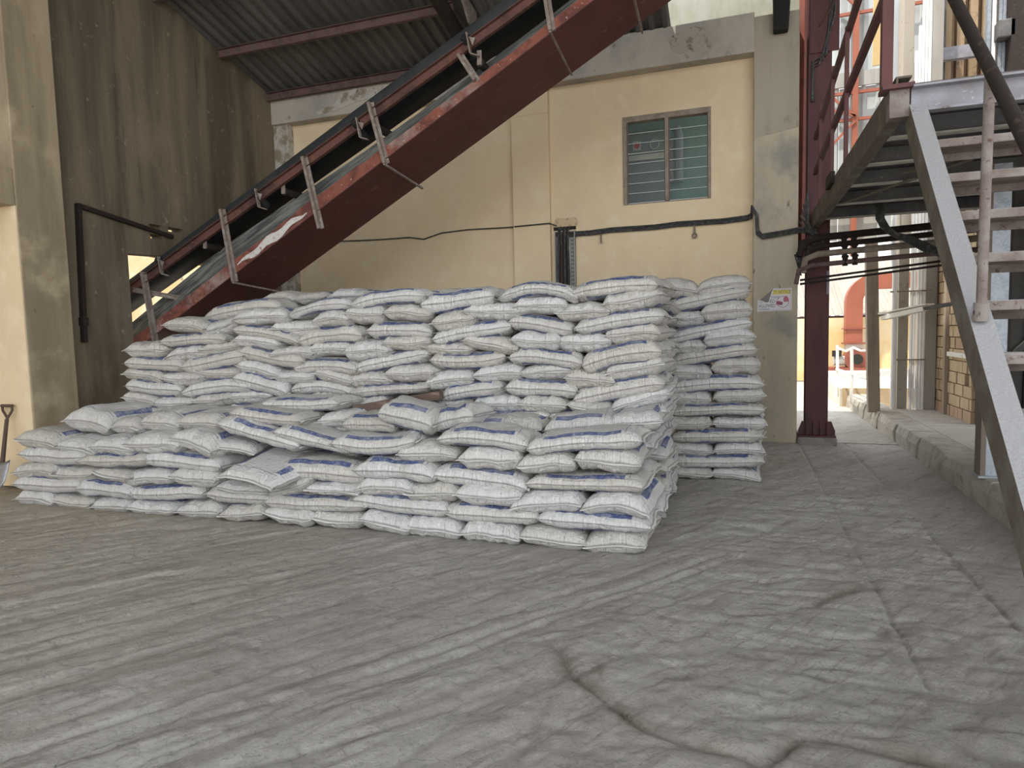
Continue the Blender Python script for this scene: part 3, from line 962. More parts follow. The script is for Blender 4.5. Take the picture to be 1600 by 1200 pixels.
# troughing idlers: wing roller end, bracket and hanging return roller
for px_, py_ in ((398, 300), (555, 190), (726, 58), (247, 405)):
    c_ = at(px_, py_, 'y', 6.70)
    idl = obj('wing_idler', MB().tube([(c_.x, 6.69, c_.z + .005), (c_.x + .01, 6.90, c_.z - .13)], .05, 12), RUBBER, conv, smooth=True)
    obj('idler_bracket', MB().bar((c_.x + .035, 6.68, c_.z + .03), (c_.x + .07, 6.68, c_.z - .19), .012, .05, up=(0, 1, 0)).bar((c_.x + .07, 6.68, c_.z - .19), (c_.x + .16, 6.70, c_.z - .22), .012, .05, up=(0, 1, 0)), GREYSTEEL, idl)
    obj('bracket_web', MB().prism([(c_.x + .06, c_.z - .02), (c_.x + .13, c_.z - .04), (c_.x + .10, c_.z - .11)], 'y', 6.665, 6.675), GREYSTEEL, idl)
for px_, py_ in ((447, 300), (590, 200), (752, 100), (325, 385)):
    c_ = at(px_, py_, 'y', 6.8)
    rr = obj('return_roller', MB().tube([(c_.x, 6.76, c_.z), (c_.x, 7.56, c_.z)], .045, 14), DARKIRON, conv, smooth=True)
    obj('roller_bracket', MB().bar((c_.x, 6.75, c_.z + .12), (c_.x, 6.75, c_.z - .03), .05, .012, up=(0, 1, 0)), GREYSTEEL, rr)
# spilled dust along the trough lip
dp = MB()
xs_ = [-5.85 + i * .075 for i in range(15)]
vs_, fs_ = [], []
for i, x in enumerate(xs_):
    w_ = .05 * math.sin(math.pi * i / 14) + .008
    zz = zlow(x) + .085 + .02 * math.sin(i * 1.3)
    for y_, z_ in ((6.694, zz - w_), (6.685, zz), (6.70, zz + w_)):
        vs_.append((x, y_, z_))
for i in range(14):
    for k in range(2):
        fs_.append((i * 3 + k, i * 3 + k + 1, i * 3 + k + 4, i * 3 + k + 3))
d_ = obj('dust_streak', dp.add(vs_, fs_), mat('settled_lime_dust', (.60, .57, .55), .95, layers=[(16, (.38, .24, .20), .54, .66, O1), (45, (.70, .68, .66), .5, .7, O1)]), conv, smooth=True)
# foot frame where it enters the wall
ff = obj('cross_angle', MB().bar(at(208, 450, 'y', 6.66), at(284, 463, 'y', 6.9), .05, .012, up=(0, 0, 1)).bar(at(208, 453, 'y', 6.66), at(284, 466, 'y', 6.9), .012, .06), GREYSTEEL, conv)
obj('short_leg', MB().bar(at(277, 463, 'y', 6.9), at(280, 490, 'y', 6.9), .05, .05, up=(0, 1, 0)), GREYSTEEL, ff)

# ================================================================== RED COLUMN
rc = thing('steel_column', 'tall maroon steel H column with gusseted base beside concrete pier', 'column', (.99, 9.6, 0))
b = MB()
b.box(.852, 1.122, 9.50, 9.52, .1, 9.5)
b.box(.852, 1.122, 9.76, 9.78, .1, 9.5)
b.box(.977, .997, 9.52, 9.76, .1, 9.5)
obj('h_section', b, MAROON, rc)
obj('base_plate', MB().box(.765, 1.215, 9.42, 9.86, .075, .10), MAROON, rc)
for x in (.862, .945, 1.03, 1.112):
    obj('gusset', MB().prism([(9.43, .10), (9.50, .10), (9.50, .28), (9.47, .28), (9.43, .14)], 'x', x - .006, x + .006), MAROON, rc)
for sgn, xe in ((-1, .852), (1, 1.122)):
    obj('wing_plate', MB().prism([(xe, .10), (xe + sgn * .09, .10), (xe + sgn * .09, .155), (xe + sgn * .045, .28), (xe, .28)], 'y', 9.50, 9.515), MAROON, rc)
obj('plinth', MB().box(.74, 1.225, 9.39, 9.88, -.06, .075), PLINTH, rc, bevel=.02)
obj('splice_plate', MB().box(.86, 1.20, 9.478, 9.50, 5.0, 6.6), MAROON, rc)
obj('pad_mark', MB().box(1.09, 1.121, 9.497, 9.50, 1.95, 2.25), GREYPAINT, rc)
# second maroon angle between pier and column
tag(obj('stay_angle', MB().bar((.80, 9.85, 2.3), (.84, 9.9, 8.5), .08, .08), ORANGE_D), 'slim orange-red angle post in the gap beside the concrete pier', 'post')

# ================================================================== PLATFORM
pl = thing('steel_platform', 'raised grey steel platform with joists above the passage entrance', 'platform', (.92, 4.6, 0))
PX1 = 3.4
obj('side_beam', MB().channel((.90, 4.64, 2.93), (.90, 9.45, 2.90), .20, .085, .012, flip=1), DUSTY_STRINGER, pl)
obj('front_beam', MB().channel((.975, 4.62, 2.868), (PX1, 4.62, 2.858), .155, .07, .012, flip=1), GREYPAINT, pl)
obj('beam_lip', MB().box(.975, PX1, 4.57, 4.62, 2.944, 2.952), GREYSTEEL, pl)
obj('corner_bracket', MB().box(.815, .985, 4.56, 4.70, 2.94, 2.965), MAROON, pl)
obj('corner_stub', MB().box(.86, .965, 4.60, 4.70, 2.78, 2.94), DUSTY, pl)
for y in (5.35, 6.15, 7.0, 8.0, 9.0):
    jo = obj('joist', MB().channel((.93, y, 2.91), (PX1, y, 2.91), .12, .06, .01, flip=-1), JOIST, pl)
    obj('lower_flange', MB().box(.93, PX1, y - .035, y + .055, 2.838, 2.849), LITFLANGE, jo)
for i in range(5):
    ya = 4.66 + i * .96
    obj('deck_plate', MB().box(.91, PX1, ya, ya + .95, 2.975, 2.985), DARKSTEEL, pl)
obj('diagonal_brace', MB().bar((1.05, 7.9, 2.84), (1.75, 6.3, 2.84), .07, .012), DUSTY_STRINGER, pl)
obj('diagonal_brace', MB().bar((1.35, 6.6, 2.84), (2.6, 5.0, 2.84), .07, .012), DUSTY_STRINGER, pl)
for y, z1 in ((6.65, 4.15), (7.58, 4.15), (8.6, 4.1)):
    obj('rail_post', MB().bar((.905, y, 2.95), (.905, y, z1), .035, .035, up=(0, 1, 0)), MAROON, pl)
obj('handrail', MB().bar((.92, 4.70, 3.72), (.92, 9.3, 3.47), .045, .06), MAROON, pl)
obj('handrail', MB().bar((.92, 4.70, 4.30), (.92, 9.3, 3.90), .045, .06), MAROON, pl)
obj('toe_bracket', MB().box(.86, .90, 7.3, 7.7, 2.95, 3.06), DARKIRON, pl)
tag(obj('corner_post', MB().channel((.815, 4.63, 2.965), (.815, 4.63, 7.0), .06, .06, .008, up=(0, 1, 0), flip=-1), MAROON), 'slim maroon post standing on the platform corner bracket', 'post')
for px_a, px_b in (((1372, 0), (1298, 93)),):
    pass
tag(obj('stay_rod', MB().tube([(.90, 5.0, 4.15), (.90, 8.8, 5.05)], .012, 6), MAROON), 'thin dark stay rod crossing behind the platform handrails', 'rod')

# ---- stair
st = thing('steel_stair', 'chalky open-tread steel stair climbing to the platform at right', 'stair', (1.35, 2.6, 0))
SL = 1.075
A0 = (4.66, 2.80)
A1 = (4.66 - 2.80 / SL, 0.0)
for x in (.965, 1.80):
    obj('stringer', MB().channel((x, A0[0], A0[1]), (x, A1[0], A1[1]), .145, .088, .01, flip=-1 if x < 1.2 else 1), DUSTY_STRINGER, st)
for i in range(11):
    zt = 2.568 - i * .2316
    yt = 4.353 - i * .2093
    if zt < .1:
        break
    tr = obj('tread', MB().box(1.03, 1.74, yt, yt + .20, zt - .045, zt), DUSTY, st, bevel=.004)
    obj('tread_lip', MB().box(1.03, 1.735, yt + .185, yt + .20, zt - .085, zt - .045), DUSTY, tr)
ps = obj('rail_post', MB().tube([(1.0, 3.385, 1.62), (1.0, 3.36, 2.61)], .021, 10), DUSTY, st, smooth=True)
obj('socket', MB().tube([(1.0, 3.39, 1.55), (1.0, 3.385, 1.63)], .03, 10), DUSTY, ps, smooth=True)
obj('handrail', MB().tube([(1.0, 4.7, 3.93), (1.0, 3.904, 3.135), (1.0, 3.37, 2.61), (1.0, 2.98, 2.22), (1.0, 2.3, 1.55)], .026, 12), DARKIRON, st, smooth=True)
obj('rail_post', MB().tube([(1.0, 2.45, .50), (1.0, 2.42, 1.68)], .021, 10), DUSTY, st, smooth=True)

# ---- galvanised post
gp = thing('galvanised_post', 'dull blue-grey galvanised box post on the slab behind the stair', 'post', (2.05, 6.6, .22))
obj('web', MB().box(2.0, 2.13, 6.56, 6.575, .22, 2.84), GALV, gp)
obj('flange', MB().box(1.962, 2.0, 6.55, 6.70, .22, 2.84), mat('brown_post_edge', (.17, .14, .11), .8), gp)
obj('flange', MB().box(2.118, 2.13, 6.575, 6.70, .22, 2.84), GALV, gp)
obj('foot_plate', MB().box(1.94, 2.2, 6.52, 6.74, .215, .232), GALV, gp)

# ---- pipes below the platform
PIPES = [((.80, 9.34, 2.655), (2.9, 9.30, 2.74), .045, 'thick dark pipe', DARKIRON), ((.86, 9.30, 2.545), (2.9, 9.26, 2.64), .035, 'dark valve pipe', DARKIRON),
         ((.83, 9.24, 2.44), (2.9, 9.2, 2.53), .04, 'brown pipe', WOODPOST), ((.75, 9.2, 2.30), (2.9, 9.16, 2.40), .03, 'reddish pipe', PURLIN)]
for i, (a_, b_, r_, nm, mt) in enumerate(PIPES):
    pp_ = thing('pipe_run', ('%s crossing under the platform, %s of four' % (nm, ('topmost', 'second', 'third', 'lowest')[i])), 'pipe', a_)
    mid = Vector(a_).lerp(Vector(b_), .06)
    obj('pipe', MB().tube([(a_[0] - .05, a_[1] - .02, a_[2] - .22), (a_[0] - .02, a_[1], a_[2] - .05), tuple(mid), b_], r_, 10), mt, pp_, smooth=True)
    if i in (1, 2, 3):
        for xx in (1.26, 1.37):
            c_ = Vector(a_).lerp(Vector(b_), (xx - a_[0]) / (b_[0] - a_[0]))
            obj('valve', MB().tube([(c_.x, c_.y, c_.z - .045), (c_.x, c_.y, c_.z + .07)], .032, 8).tube([(c_.x - .04, c_.y, c_.z + .07), (c_.x + .04, c_.y, c_.z + .07)], .016, 8), DARKIRON, pp_, smooth=True)
for k, (za, zb_) in enumerate(((2.13, 2.33), (2.08, 2.28))):
    tag(obj('thin_pipe', MB().tube([(.75, 9.25, za), (1.13, 9.22, za + .035), (2.9, 9.1, zb_)], .014, 8), DARKIRON, smooth=True), ('upper' if k == 0 else 'lower') + ' thin dark pipe of the pair below the valves', 'pipe')
bundle('cable_loom', 'thick drooping cable loom under the platform near the valves',
       lambda i: [(1.50 + .012 * i, 8.7, 2.98), (1.515 + .012 * i, 8.7, 2.76), (1.57 + .012 * i, 8.72, 2.66), (1.66 + .012 * i, 8.74, 2.58), (1.8 + .01 * i, 8.74, 2.50 + .008 * i), (2.02 + .01 * i, 8.74, 2.36 + .01 * i), (2.3, 8.74, 2.24 + .01 * i)], 7, .013, (1.6, 8.7, 2.8))
bundle('cable_tangle', 'tangle of dark cables wrapped round the maroon column',
       lambda i: [(.74 + .02 * i, 9.40, 2.9 + .07 * i), (.86, 9.38, 2.75 + .02 * i), (.95 + .02 * i, 9.42, 2.68 - .02 * i), (.90, 9.40, 2.55), (.80 - .02 * i, 9.42, 2.62 - .03 * i), (.78, 9.44, 2.45 - .05 * i)], 6, .012, (.85, 9.4, 2.5))
bundle('hanging_cables', 'cables hanging on the upper maroon column and tied to it',
       lambda i: [(1.12 + .03 * i, 9.47, 6.6), (1.10 + .02 * i, 9.46, 5.6 - .1 * i), (1.05 - .04 * i, 9.46, 4.95 - .05 * i), (.90, 9.47, 4.90 - .04 * i), (.89 + .01 * i, 9.47, 4.4)], 3, .012, (1.1, 9.46, 5))

# ================================================================== PASSAGE BEHIND
kb = thing('stone_kerb', 'rough pale kerb of stone blocks along the right edge of passage', 'kerb', (2.0, 8, 0))
y = 4.2
while y < 14.6:
    ln = rnd.uniform(.42, .68)
    j = [rnd.uniform(-.018, .018) for _ in range(6)]
    top = .22 + j[4] * .5
    b = MB().add([(1.97 + j[0], y, -.06), (2.3, y, -.06), (2.3, y + ln - .012, -.06), (1.97 + j[1], y + ln - .012, -.06),
                  (2.0 + j[2], y + .01, top), (2.3, y, .222), (2.3, y + ln - .012, .222), (2.0 + j[3], y + ln - .02, top),
                  (1.965 + j[2], y + .01, .12), (1.965 + j[3], y + ln - .02, .12)],
                 [(0, 3, 2, 1), (4, 5, 6, 7), (0, 1, 5, 4, 8), (1, 2, 6, 5), (2, 3, 9, 7, 6), (3, 0, 8, 9), (9, 8, 4, 7)])
    obj('kerb_stone', b, KERB, kb, bevel=.012)
    y += ln
slabs = [(4.2, 6.35), (6.365, 8.1), (8.12, 9.7), (9.71, 11.6)]
fl = struct('floor_slab', MB().box(2.28, 4.6, 4.2, 11.62, -.06, .20), SLAB)
for ya, yb in slabs:
    for xa, xb in ((2.305, 4.2), (4.215, 4.58)):
        obj('slab_bay', MB().box(xa, xb, ya, yb, .2, .222 + rnd.uniform(-.004, .004)), SLAB, fl, bevel=.006)
struct('floor_raised', MB().box(1.86, 8, 14.0, 23, -.06, .325), mat('pale_raised_floor', (.55, .51, .45), .95, layers=[(2, (.48, .44, .39), .4, .65, O1)]))
struct('trim_7', MB().box(1.9, 8, 13.95, 14.01, -.06, .335), mat('tan_step_face', (.42, .32, .20), .95, layers=[(4, (.34, .26, .17), .4, .65, O1)]))

# far wall, its lean-to roof and the duct fan
struct('wall_far', MB().box(-2, 9, 20.15, 20.3, 0, 1.74), YELLOWALL)
fr = thing('lean_to_roof', 'tan corrugated lean-to roof over the yellow far wall', 'roof', (3, 21, 1.8))
for i in range(9):
    xa = -.6 + i * .9
    vs, fs = [], []
    for k in range(37):
        xx = xa + .9 * k / 36
        zz = .03 * (1 if math.sin(2 * math.pi * xx / .22) > .4 else 0)
        vs += [(xx, 20.2, 1.80 + zz), (xx, 24.5, 3.75 + zz)]
    fs = [(2 * k, 2 * k + 1, 2 * k + 3, 2 * k + 2) for k in range(36)]
    n0 = len(vs)
    fs += [tuple(q + n0 for q in f_[::-1]) for f_ in fs]
    obj('roof_sheet', MB().add(vs + [(a_, b_, c_ + .01) for a_, b_, c_ in vs], fs), SHEET_FAR, fr)
obj('eave_purlin', MB().box(-1, 8, 20.3, 20.36, 1.74, 1.80), PURLIN, fr)
obj('mid_purlin', MB().box(-1, 8, 21.7, 21.76, 2.36, 2.44), PURLIN, fr)

df = thing('duct_fan', 'orange-red blower with tall elbow duct by the yellow wall', 'fan', (3.0, 19.8, .33))
pth = [(2.93, 19.8, 1.05), (2.93, 19.8, 2.15)] + [(2.93 + .52 * (1 - math.cos(t)), 19.8, 2.15 + .52 * math.sin(t)) for t in [math.pi / 2 * i / 8 for i in range(1, 9)]] + [(4.4, 19.8, 2.67)]
# rectangular elbow duct: loft of a square section
dm = MB()
vs = []
for i, p in enumerate(pth):
    q0 = Vector(pth[max(i - 1, 0)])
    q1 = Vector(pth[min(i + 1, len(pth) - 1)])
    d_ = (q1 - q0).normalized()
    nrm = Vector((-d_.z, 0, d_.x))
    for a_, b_ in ((-1, -1), (1, -1), (1, 1), (-1, 1)):
        vs.append(Vector(p) + nrm * (.20 * a_) + Vector((0, .20 * b_, 0)))
fs = []
for i in range(len(pth) - 1):
    for k in range(4):
        fs.append((i * 4 + k, i * 4 + (k + 1) % 4, (i + 1) * 4 + (k + 1) % 4, (i + 1) * 4 + k))
obj('elbow_duct', dm.add(vs, fs), ORANGE, df)
obj('flange', MB().box(2.68, 3.20, 19.56, 20.06, 1.42, 1.45), ORANGE_D, df)
obj('flange', MB().box(2.68, 3.20, 19.56, 20.06, 1.02, 1.06), ORANGE_D, df)
obj('collar', MB().box(2.74, 3.16, 19.60, 20.0, .86, 1.02), mat('pale_canvas_collar', (.45, .40, .36), .9), df)
obj('fan_scroll', MB().tube([(3.0, 19.55, .62), (3.0, 20.05, .62)], .30, 20), ORANGE_D, df, smooth=True)
obj('inlet', MB().tube([(3.0, 19.50, .62), (3.0, 19.55, .62)], .14, 16), BLACK, df, smooth=True)
obj('base_frame', MB().box(2.3, 3.5, 19.5, 20.1, .325, .40), ORANGE_D, df)
obj('motor', MB().tube([(2.45, 19.7, .58), (2.75, 19.7, .58)], .13, 14), mat('grey_motor_paint', (.42, .42, .40), .7), df, smooth=True)
obj('drive_guard', MB().box(2.40, 2.62, 19.5, 19.62, .70, .86), BLACK, df)

tag(obj('red_crate', MB().box(4.15, 4.45, 20.4, 20.7, .325, .85), ORANGE_D), 'small brick-red box standing by the yellow wall', 'box')
# wavy guard rail at the kerb
gr = thing('guard_rail', 'bent white tube guard rail at the far end of kerb', 'railing', (1.85, 13.7, .2))
for x, y, h in ((1.83, 14.2, .95), (1.90, 12.95, .93)):
    obj('post', MB().tube([(x, y, .15), (x + .01, y, .2 + h * .5), (x, y, .2 + h)], .026, 8), WHITEPAINT, gr, smooth=True)
for z0, pts in ((0, ((1308, 543, 14.2), (1322, 549, 13.6), (1333, 543, 12.95), (1345, 548, 12.2), (1357, 548, 11.45))), (1, ((1307, 577, 14.2), (1318, 580, 13.6), (1331, 584, 12.95), (1345, 590, 12.2), (1357, 592, 11.45)))):
    obj('rail', MB().tube([at(a_, b_, 'y', c_) for a_, b_, c_ in pts], .02, 8), WHITEPAINT, gr, smooth=True)
tag(obj('timber_post', MB().bar((1.97, 11.3, .2), (1.90, 11.3, 2.78), .165, .14, up=(0, 1, 0)), WOODPOST, bevel=.01), 'grey-brown square post standing on the kerb beyond the column', 'post')

# piers, white pipes and brick wall along the slab
tag(obj('concrete_pier', MB().box(2.33, 2.47, 11.55, 11.9, .2, 6.5), mat('mottled_pier', (.36, .32, .27), .93, layers=[(14, (.16, .13, .11), .6, .7, O1)]), bevel=.006), 'mottled narrow concrete pier left of the white pipe bank', 'pier')
tag(obj('white_downpipe', MB().tube([(2.27, 11.5, .2), (2.27, 11.5, 2.3), (2.24, 11.5, 2.6), (2.24, 11.5, 4)], .04, 10), WHITEPVC, smooth=True), 'single white downpipe left of the mottled pier', 'pipe')
for i, (x, zt) in enumerate(((2.492, 5.55), (2.535, 5.9), (2.578, 6.6), (2.621, 6.6), (2.664, 6.6))):
    tag(obj('white_pipe', MB().tube([(x, 11.5 + .01 * (i % 2), .2), (x, 11.5, zt)], .0205, 8), WHITEPVC, smooth=True), '%s upright in the bank of five white pipes' % ('first', 'second', 'third', 'fourth', 'fifth')[i], 'pipe', 'bank of white pipes')
tag(obj('grey_pier', MB().box(2.685, 2.835, 11.50, 11.84, .2, 6.6), mat('warm_grey_pier', (.36, .33, .30), .92, layers=[(2, (.30, .275, .25), .4, .65, (1, 1, .3))]), bevel=.006), 'smooth warm-grey pier right of the white pipe bank', 'pier')
for z in (.95, 2.55):
    pass
tag(obj('pipe_strap', MB().box(2.3, 2.69, 11.468, 11.484, .98, 1.0), GREYSTEEL), 'thin flat strap across the white pipes at knee height', 'strap')
tag(obj('pipe_strap', MB().box(2.2, 2.75, 11.468, 11.484, 2.02, 2.04), GREYSTEEL), 'thin flat strap across the white pipes below the loom', 'strap')
lt = thing('lighting_tray', 'white box tray jutting across the white pipes towards the stair', 'tray', (2.4, 10.6, 1.7))
obj('tray_body', MB().bar(at(1380, 497, 'y', 11.2), at(1446, 482, 'y', 10.6), .10, .06), WHITEPAINT, lt)
obj('tray_lid', MB().bar(at(1378, 490, 'y', 11.25), at(1453, 475, 'y', 10.6), .16, .02), WHITEPAINT, lt)
obj('arm', MB().bar(at(1446, 482, 'y', 10.6), at(1492, 474, 'y', 10.2), .05, .05), DARKSTEEL, lt)

bw = struct('wall_brick', MB().box(2.895, 3.1, 9.92, 11.9, .2, 2.95), MORTAR)
bl, bh = .18, .16
bm_ = MB().box(-.03, .03, 0, bl - .014, 0, bh - .013)
brick_me = bpy.data.meshes.new('brick')
brick_me.from_pydata(bm_.v, [], bm_.f)
brick_me.materials.append(BRICK)
brick_me2 = brick_me.copy()
brick_me2.materials.clear()
brick_me2.materials.append(BRICKRED)
row = 0
z = .225
while z < 2.9:
    y = 9.93 - (bl / 2 if row % 2 else 0)
    while y < 11.86:
        skip = (row in (9,) and 10.0 < y < 10.25) or (row == 3 and 9.95 < y < 10.1)
        if not skip:
            yy = max(y, 9.93)
            ln = min(y + bl, 11.9) - yy
            if ln > .05:
                o = bpy.data.objects.new('brick', brick_me2 if (row < 1 or (row == 6 and y < 10.2) or rnd.random() < .03) else brick_me)
                COL.objects.link(o)
                o.location = (2.885 + rnd.uniform(-.012, .006), yy, z)
                o.scale = (1, ln / bl, 1)
                o.parent = bw
        y += bl
    z += bh
    row += 1
tag(obj('wall_post', MB().box(2.80, 2.855, 10.92, 11.02, .2, 2.9), mat('brown_timber_post', (.33, .27, .21), .9)), 'brown timber post standing against the tan brick wall', 'post')  # one even brown over the whole post
tag(obj('white_ledge', MB().bar((2.83, 9.9, 1.10), (2.83, 10.85, 1.10), .05, .06), WHITEPAINT), 'short white ledge bar fixed to the tan brick wall', 'ledge')

# dark machine behind the stair; near-black housing box paints the dim interior
mc = thing('dark_machine', 'dark machine housing with big wheel guard behind the stair', 'machine', (3.2, 7.6, .22))
obj('housing', MB().box(2.50, 4.2, 7.65, 7.95, .22, 2.80), mat('dim_interior_housing', (.045, .042, .04), .8, layers=[(3, (.07, .065, .06), .4, .6, O1)]), mc, bevel=.02)
obj('wheel_guard', MB().tube([(2.95 + .50 * math.cos(t), 7.6, .95 + .50 * math.sin(t)) for t in [i * math.pi / 14 for i in range(29)]], .035, 8), DARKSTEEL, mc, smooth=True)
obj('panel_rib', MB().box(2.62, 2.66, 7.62, 7.65, .22, 2.8), BLACK, mc)
obj('cap_bar', MB().box(2.35, 3.6, 7.5, 7.62, .62, .70), GREYPAINT, mc)

# ---- upper background: clad building with orange frame
cb = thing('clad_building', 'tall milky sheet-clad building with orange steel frame behind the column', 'building', (2.2, 16, 0))
for i in range(4):
    xa = .4 + i * .82
    for j, (za, zb2) in enumerate(((4.35, 6.55), (6.85, 11.5))):
        vs = []
        n_ = 24
        for k in range(n_ + 1):
            xx = xa + .815 * k / n_
            yy = 16 - .035 * (1 if math.sin(2 * math.pi * xx / .27) > .5 else 0)
            vs += [(xx, yy, za), (xx, yy, zb2)]
        fs = [(2 * k, 2 * k + 1, 2 * k + 3, 2 * k + 2) for k in range(n_)]
        n0 = len(vs)
        fs += [tuple(q + n0 for q in f_[::-1]) for f_ in fs]
        obj('cladding_sheet', MB().add(vs + [(a_, b_ + .01, c_) for a_, b_, c_ in vs], fs), TRANSL, cb)
obj('grey_rail', MB().box(.3, 3.7, 15.92, 15.98, 6.55, 6.85), SHEET_GREY, cb)
obj('grey_rail', MB().box(.3, 3.7, 15.92, 15.98, 4.2, 4.5), SHEET_GREY, cb)
for i in range(4):
    xa = .4 + i * .82
    obj('skirt_sheet', MB().box(xa, xa + .81, 15.96, 15.99, 3.35, 4.25), SHEET_GREY, cb)
for x in (1.15, 2.32, 3.6):
    obj('frame_column', MB().box(x - .055, x + .055, 15.80, 15.90, 3.0, 11.5), ORANGE, cb)
for z in (8.0, 6.40, 5.85, 4.62, 3.9):
    obj('frame_rail', MB().box(.3, 3.7, 15.82, 15.88, z - .03, z + .03), ORANGE, cb)
for za, zb2 in ((7.9, 8.7), (6.35, 5.9), (4.65, 5.8), (8.0, 8.0)):
    if za != zb2:
        obj('frame_brace', MB().bar((1.2, 15.79, za if za < zb2 else za), (2.32, 15.79, zb2), .05, .03, up=(0, 1, 0)), ORANGE, cb)
obj('frame_brace', MB().bar((1.2, 15.79, 7.0), (2.32, 15.79, 5.9), .05, .03, up=(0, 1, 0)), ORANGE, cb)
obj('frame_brace', MB().bar((1.5, 15.79, 9.0), (2.32, 15.79, 8.1), .05, .03, up=(0, 1, 0)), ORANGE, cb)

# upper right: old brick building with steel columns
ob = thing('old_brick_building', 'weathered brown building with steel columns above the platform at right', 'building', (3.5, 12.5, 0))
OLDB = mat('weathered_brown_wall', (.30, .21, .13), .95, layers=[(1.5, (.38, .28, .18), .42, .6, (1, 1, .35)), (5, (.14, .10, .075), .55, .7, O1)], bump=[(12, .5, O1)])
obj('wall', MB().box(2.95, 7, 12.3, 12.5, 2.9, 9), OLDB, ob)
for i in range(5):
    obj('wall_pier', MB().box(3.0 + i * .17, 3.10 + i * .17, 12.15, 12.3, 2.9, 9), OLDB, ob)
obj('grey_column', MB().box(2.86, 2.96, 11.9, 12.0, 3.0, 9), DARKSTEEL, ob)
obj('cross_beam', MB().box(2.72, 3.42, 11.75, 11.85, 5.45, 5.63), GREYPAINT, ob)
for x, mtl in ((3.37, GALV), (3.43, WHITEPVC), (3.51, GALV), (3.55, GALV)):
    obj('steel_column', MB().box(x, x + .045, 11.5, 11.6, 3.0, 9), mtl, ob)
obj('dark_column', MB().box(3.60, 3.9, 11.3, 11.6, 3.0, 9), DARKIRON, ob)
obj('lamp_box', MB().box(3.45, 3.66, 11.3, 11.5, 5.5, 5.75), DARKSTEEL, ob, bevel=.02)
for z in (4.85, 5.02):
    obj('tie_bar', MB().box(2.5, 3.1, 11.7, 11.72, z, z + .02), DARKIRON, ob)
tag(obj('pale_gable_panel', MB().prism([(2.10, 2.9), (2.33, 2.9), (2.36, 7.5), (2.14, 5.6), (2.12, 5.0)], 'y', 11.95, 12.0), mat('pale_blue_panel', (.44, .47, .50), .7)), 'pale blue-grey leaning sheet panel above the platform corner post', 'panel')
tag(obj('plywood_sheet', MB().prism([(2.0, 5.6), (2.14, 5.6), (2.40, 7.2), (2.0, 7.2)], 'y', 12.02, 12.05), mat('ochre_ply', (.55, .40, .20), .85)), 'ochre board behind the pale leaning panel', 'board')


# ================================================================== SACKS
NA, NB = 27, 21


def _edge_noise(rs, n):
    x = np.linspace(0, 1, n)
    r = np.zeros(n)
    for k in (1, 2, 3, 5):
        r += rs.uniform(-1, 1) * np.sin(2 * np.pi * (k * x + rs.rand())) / k
    return r


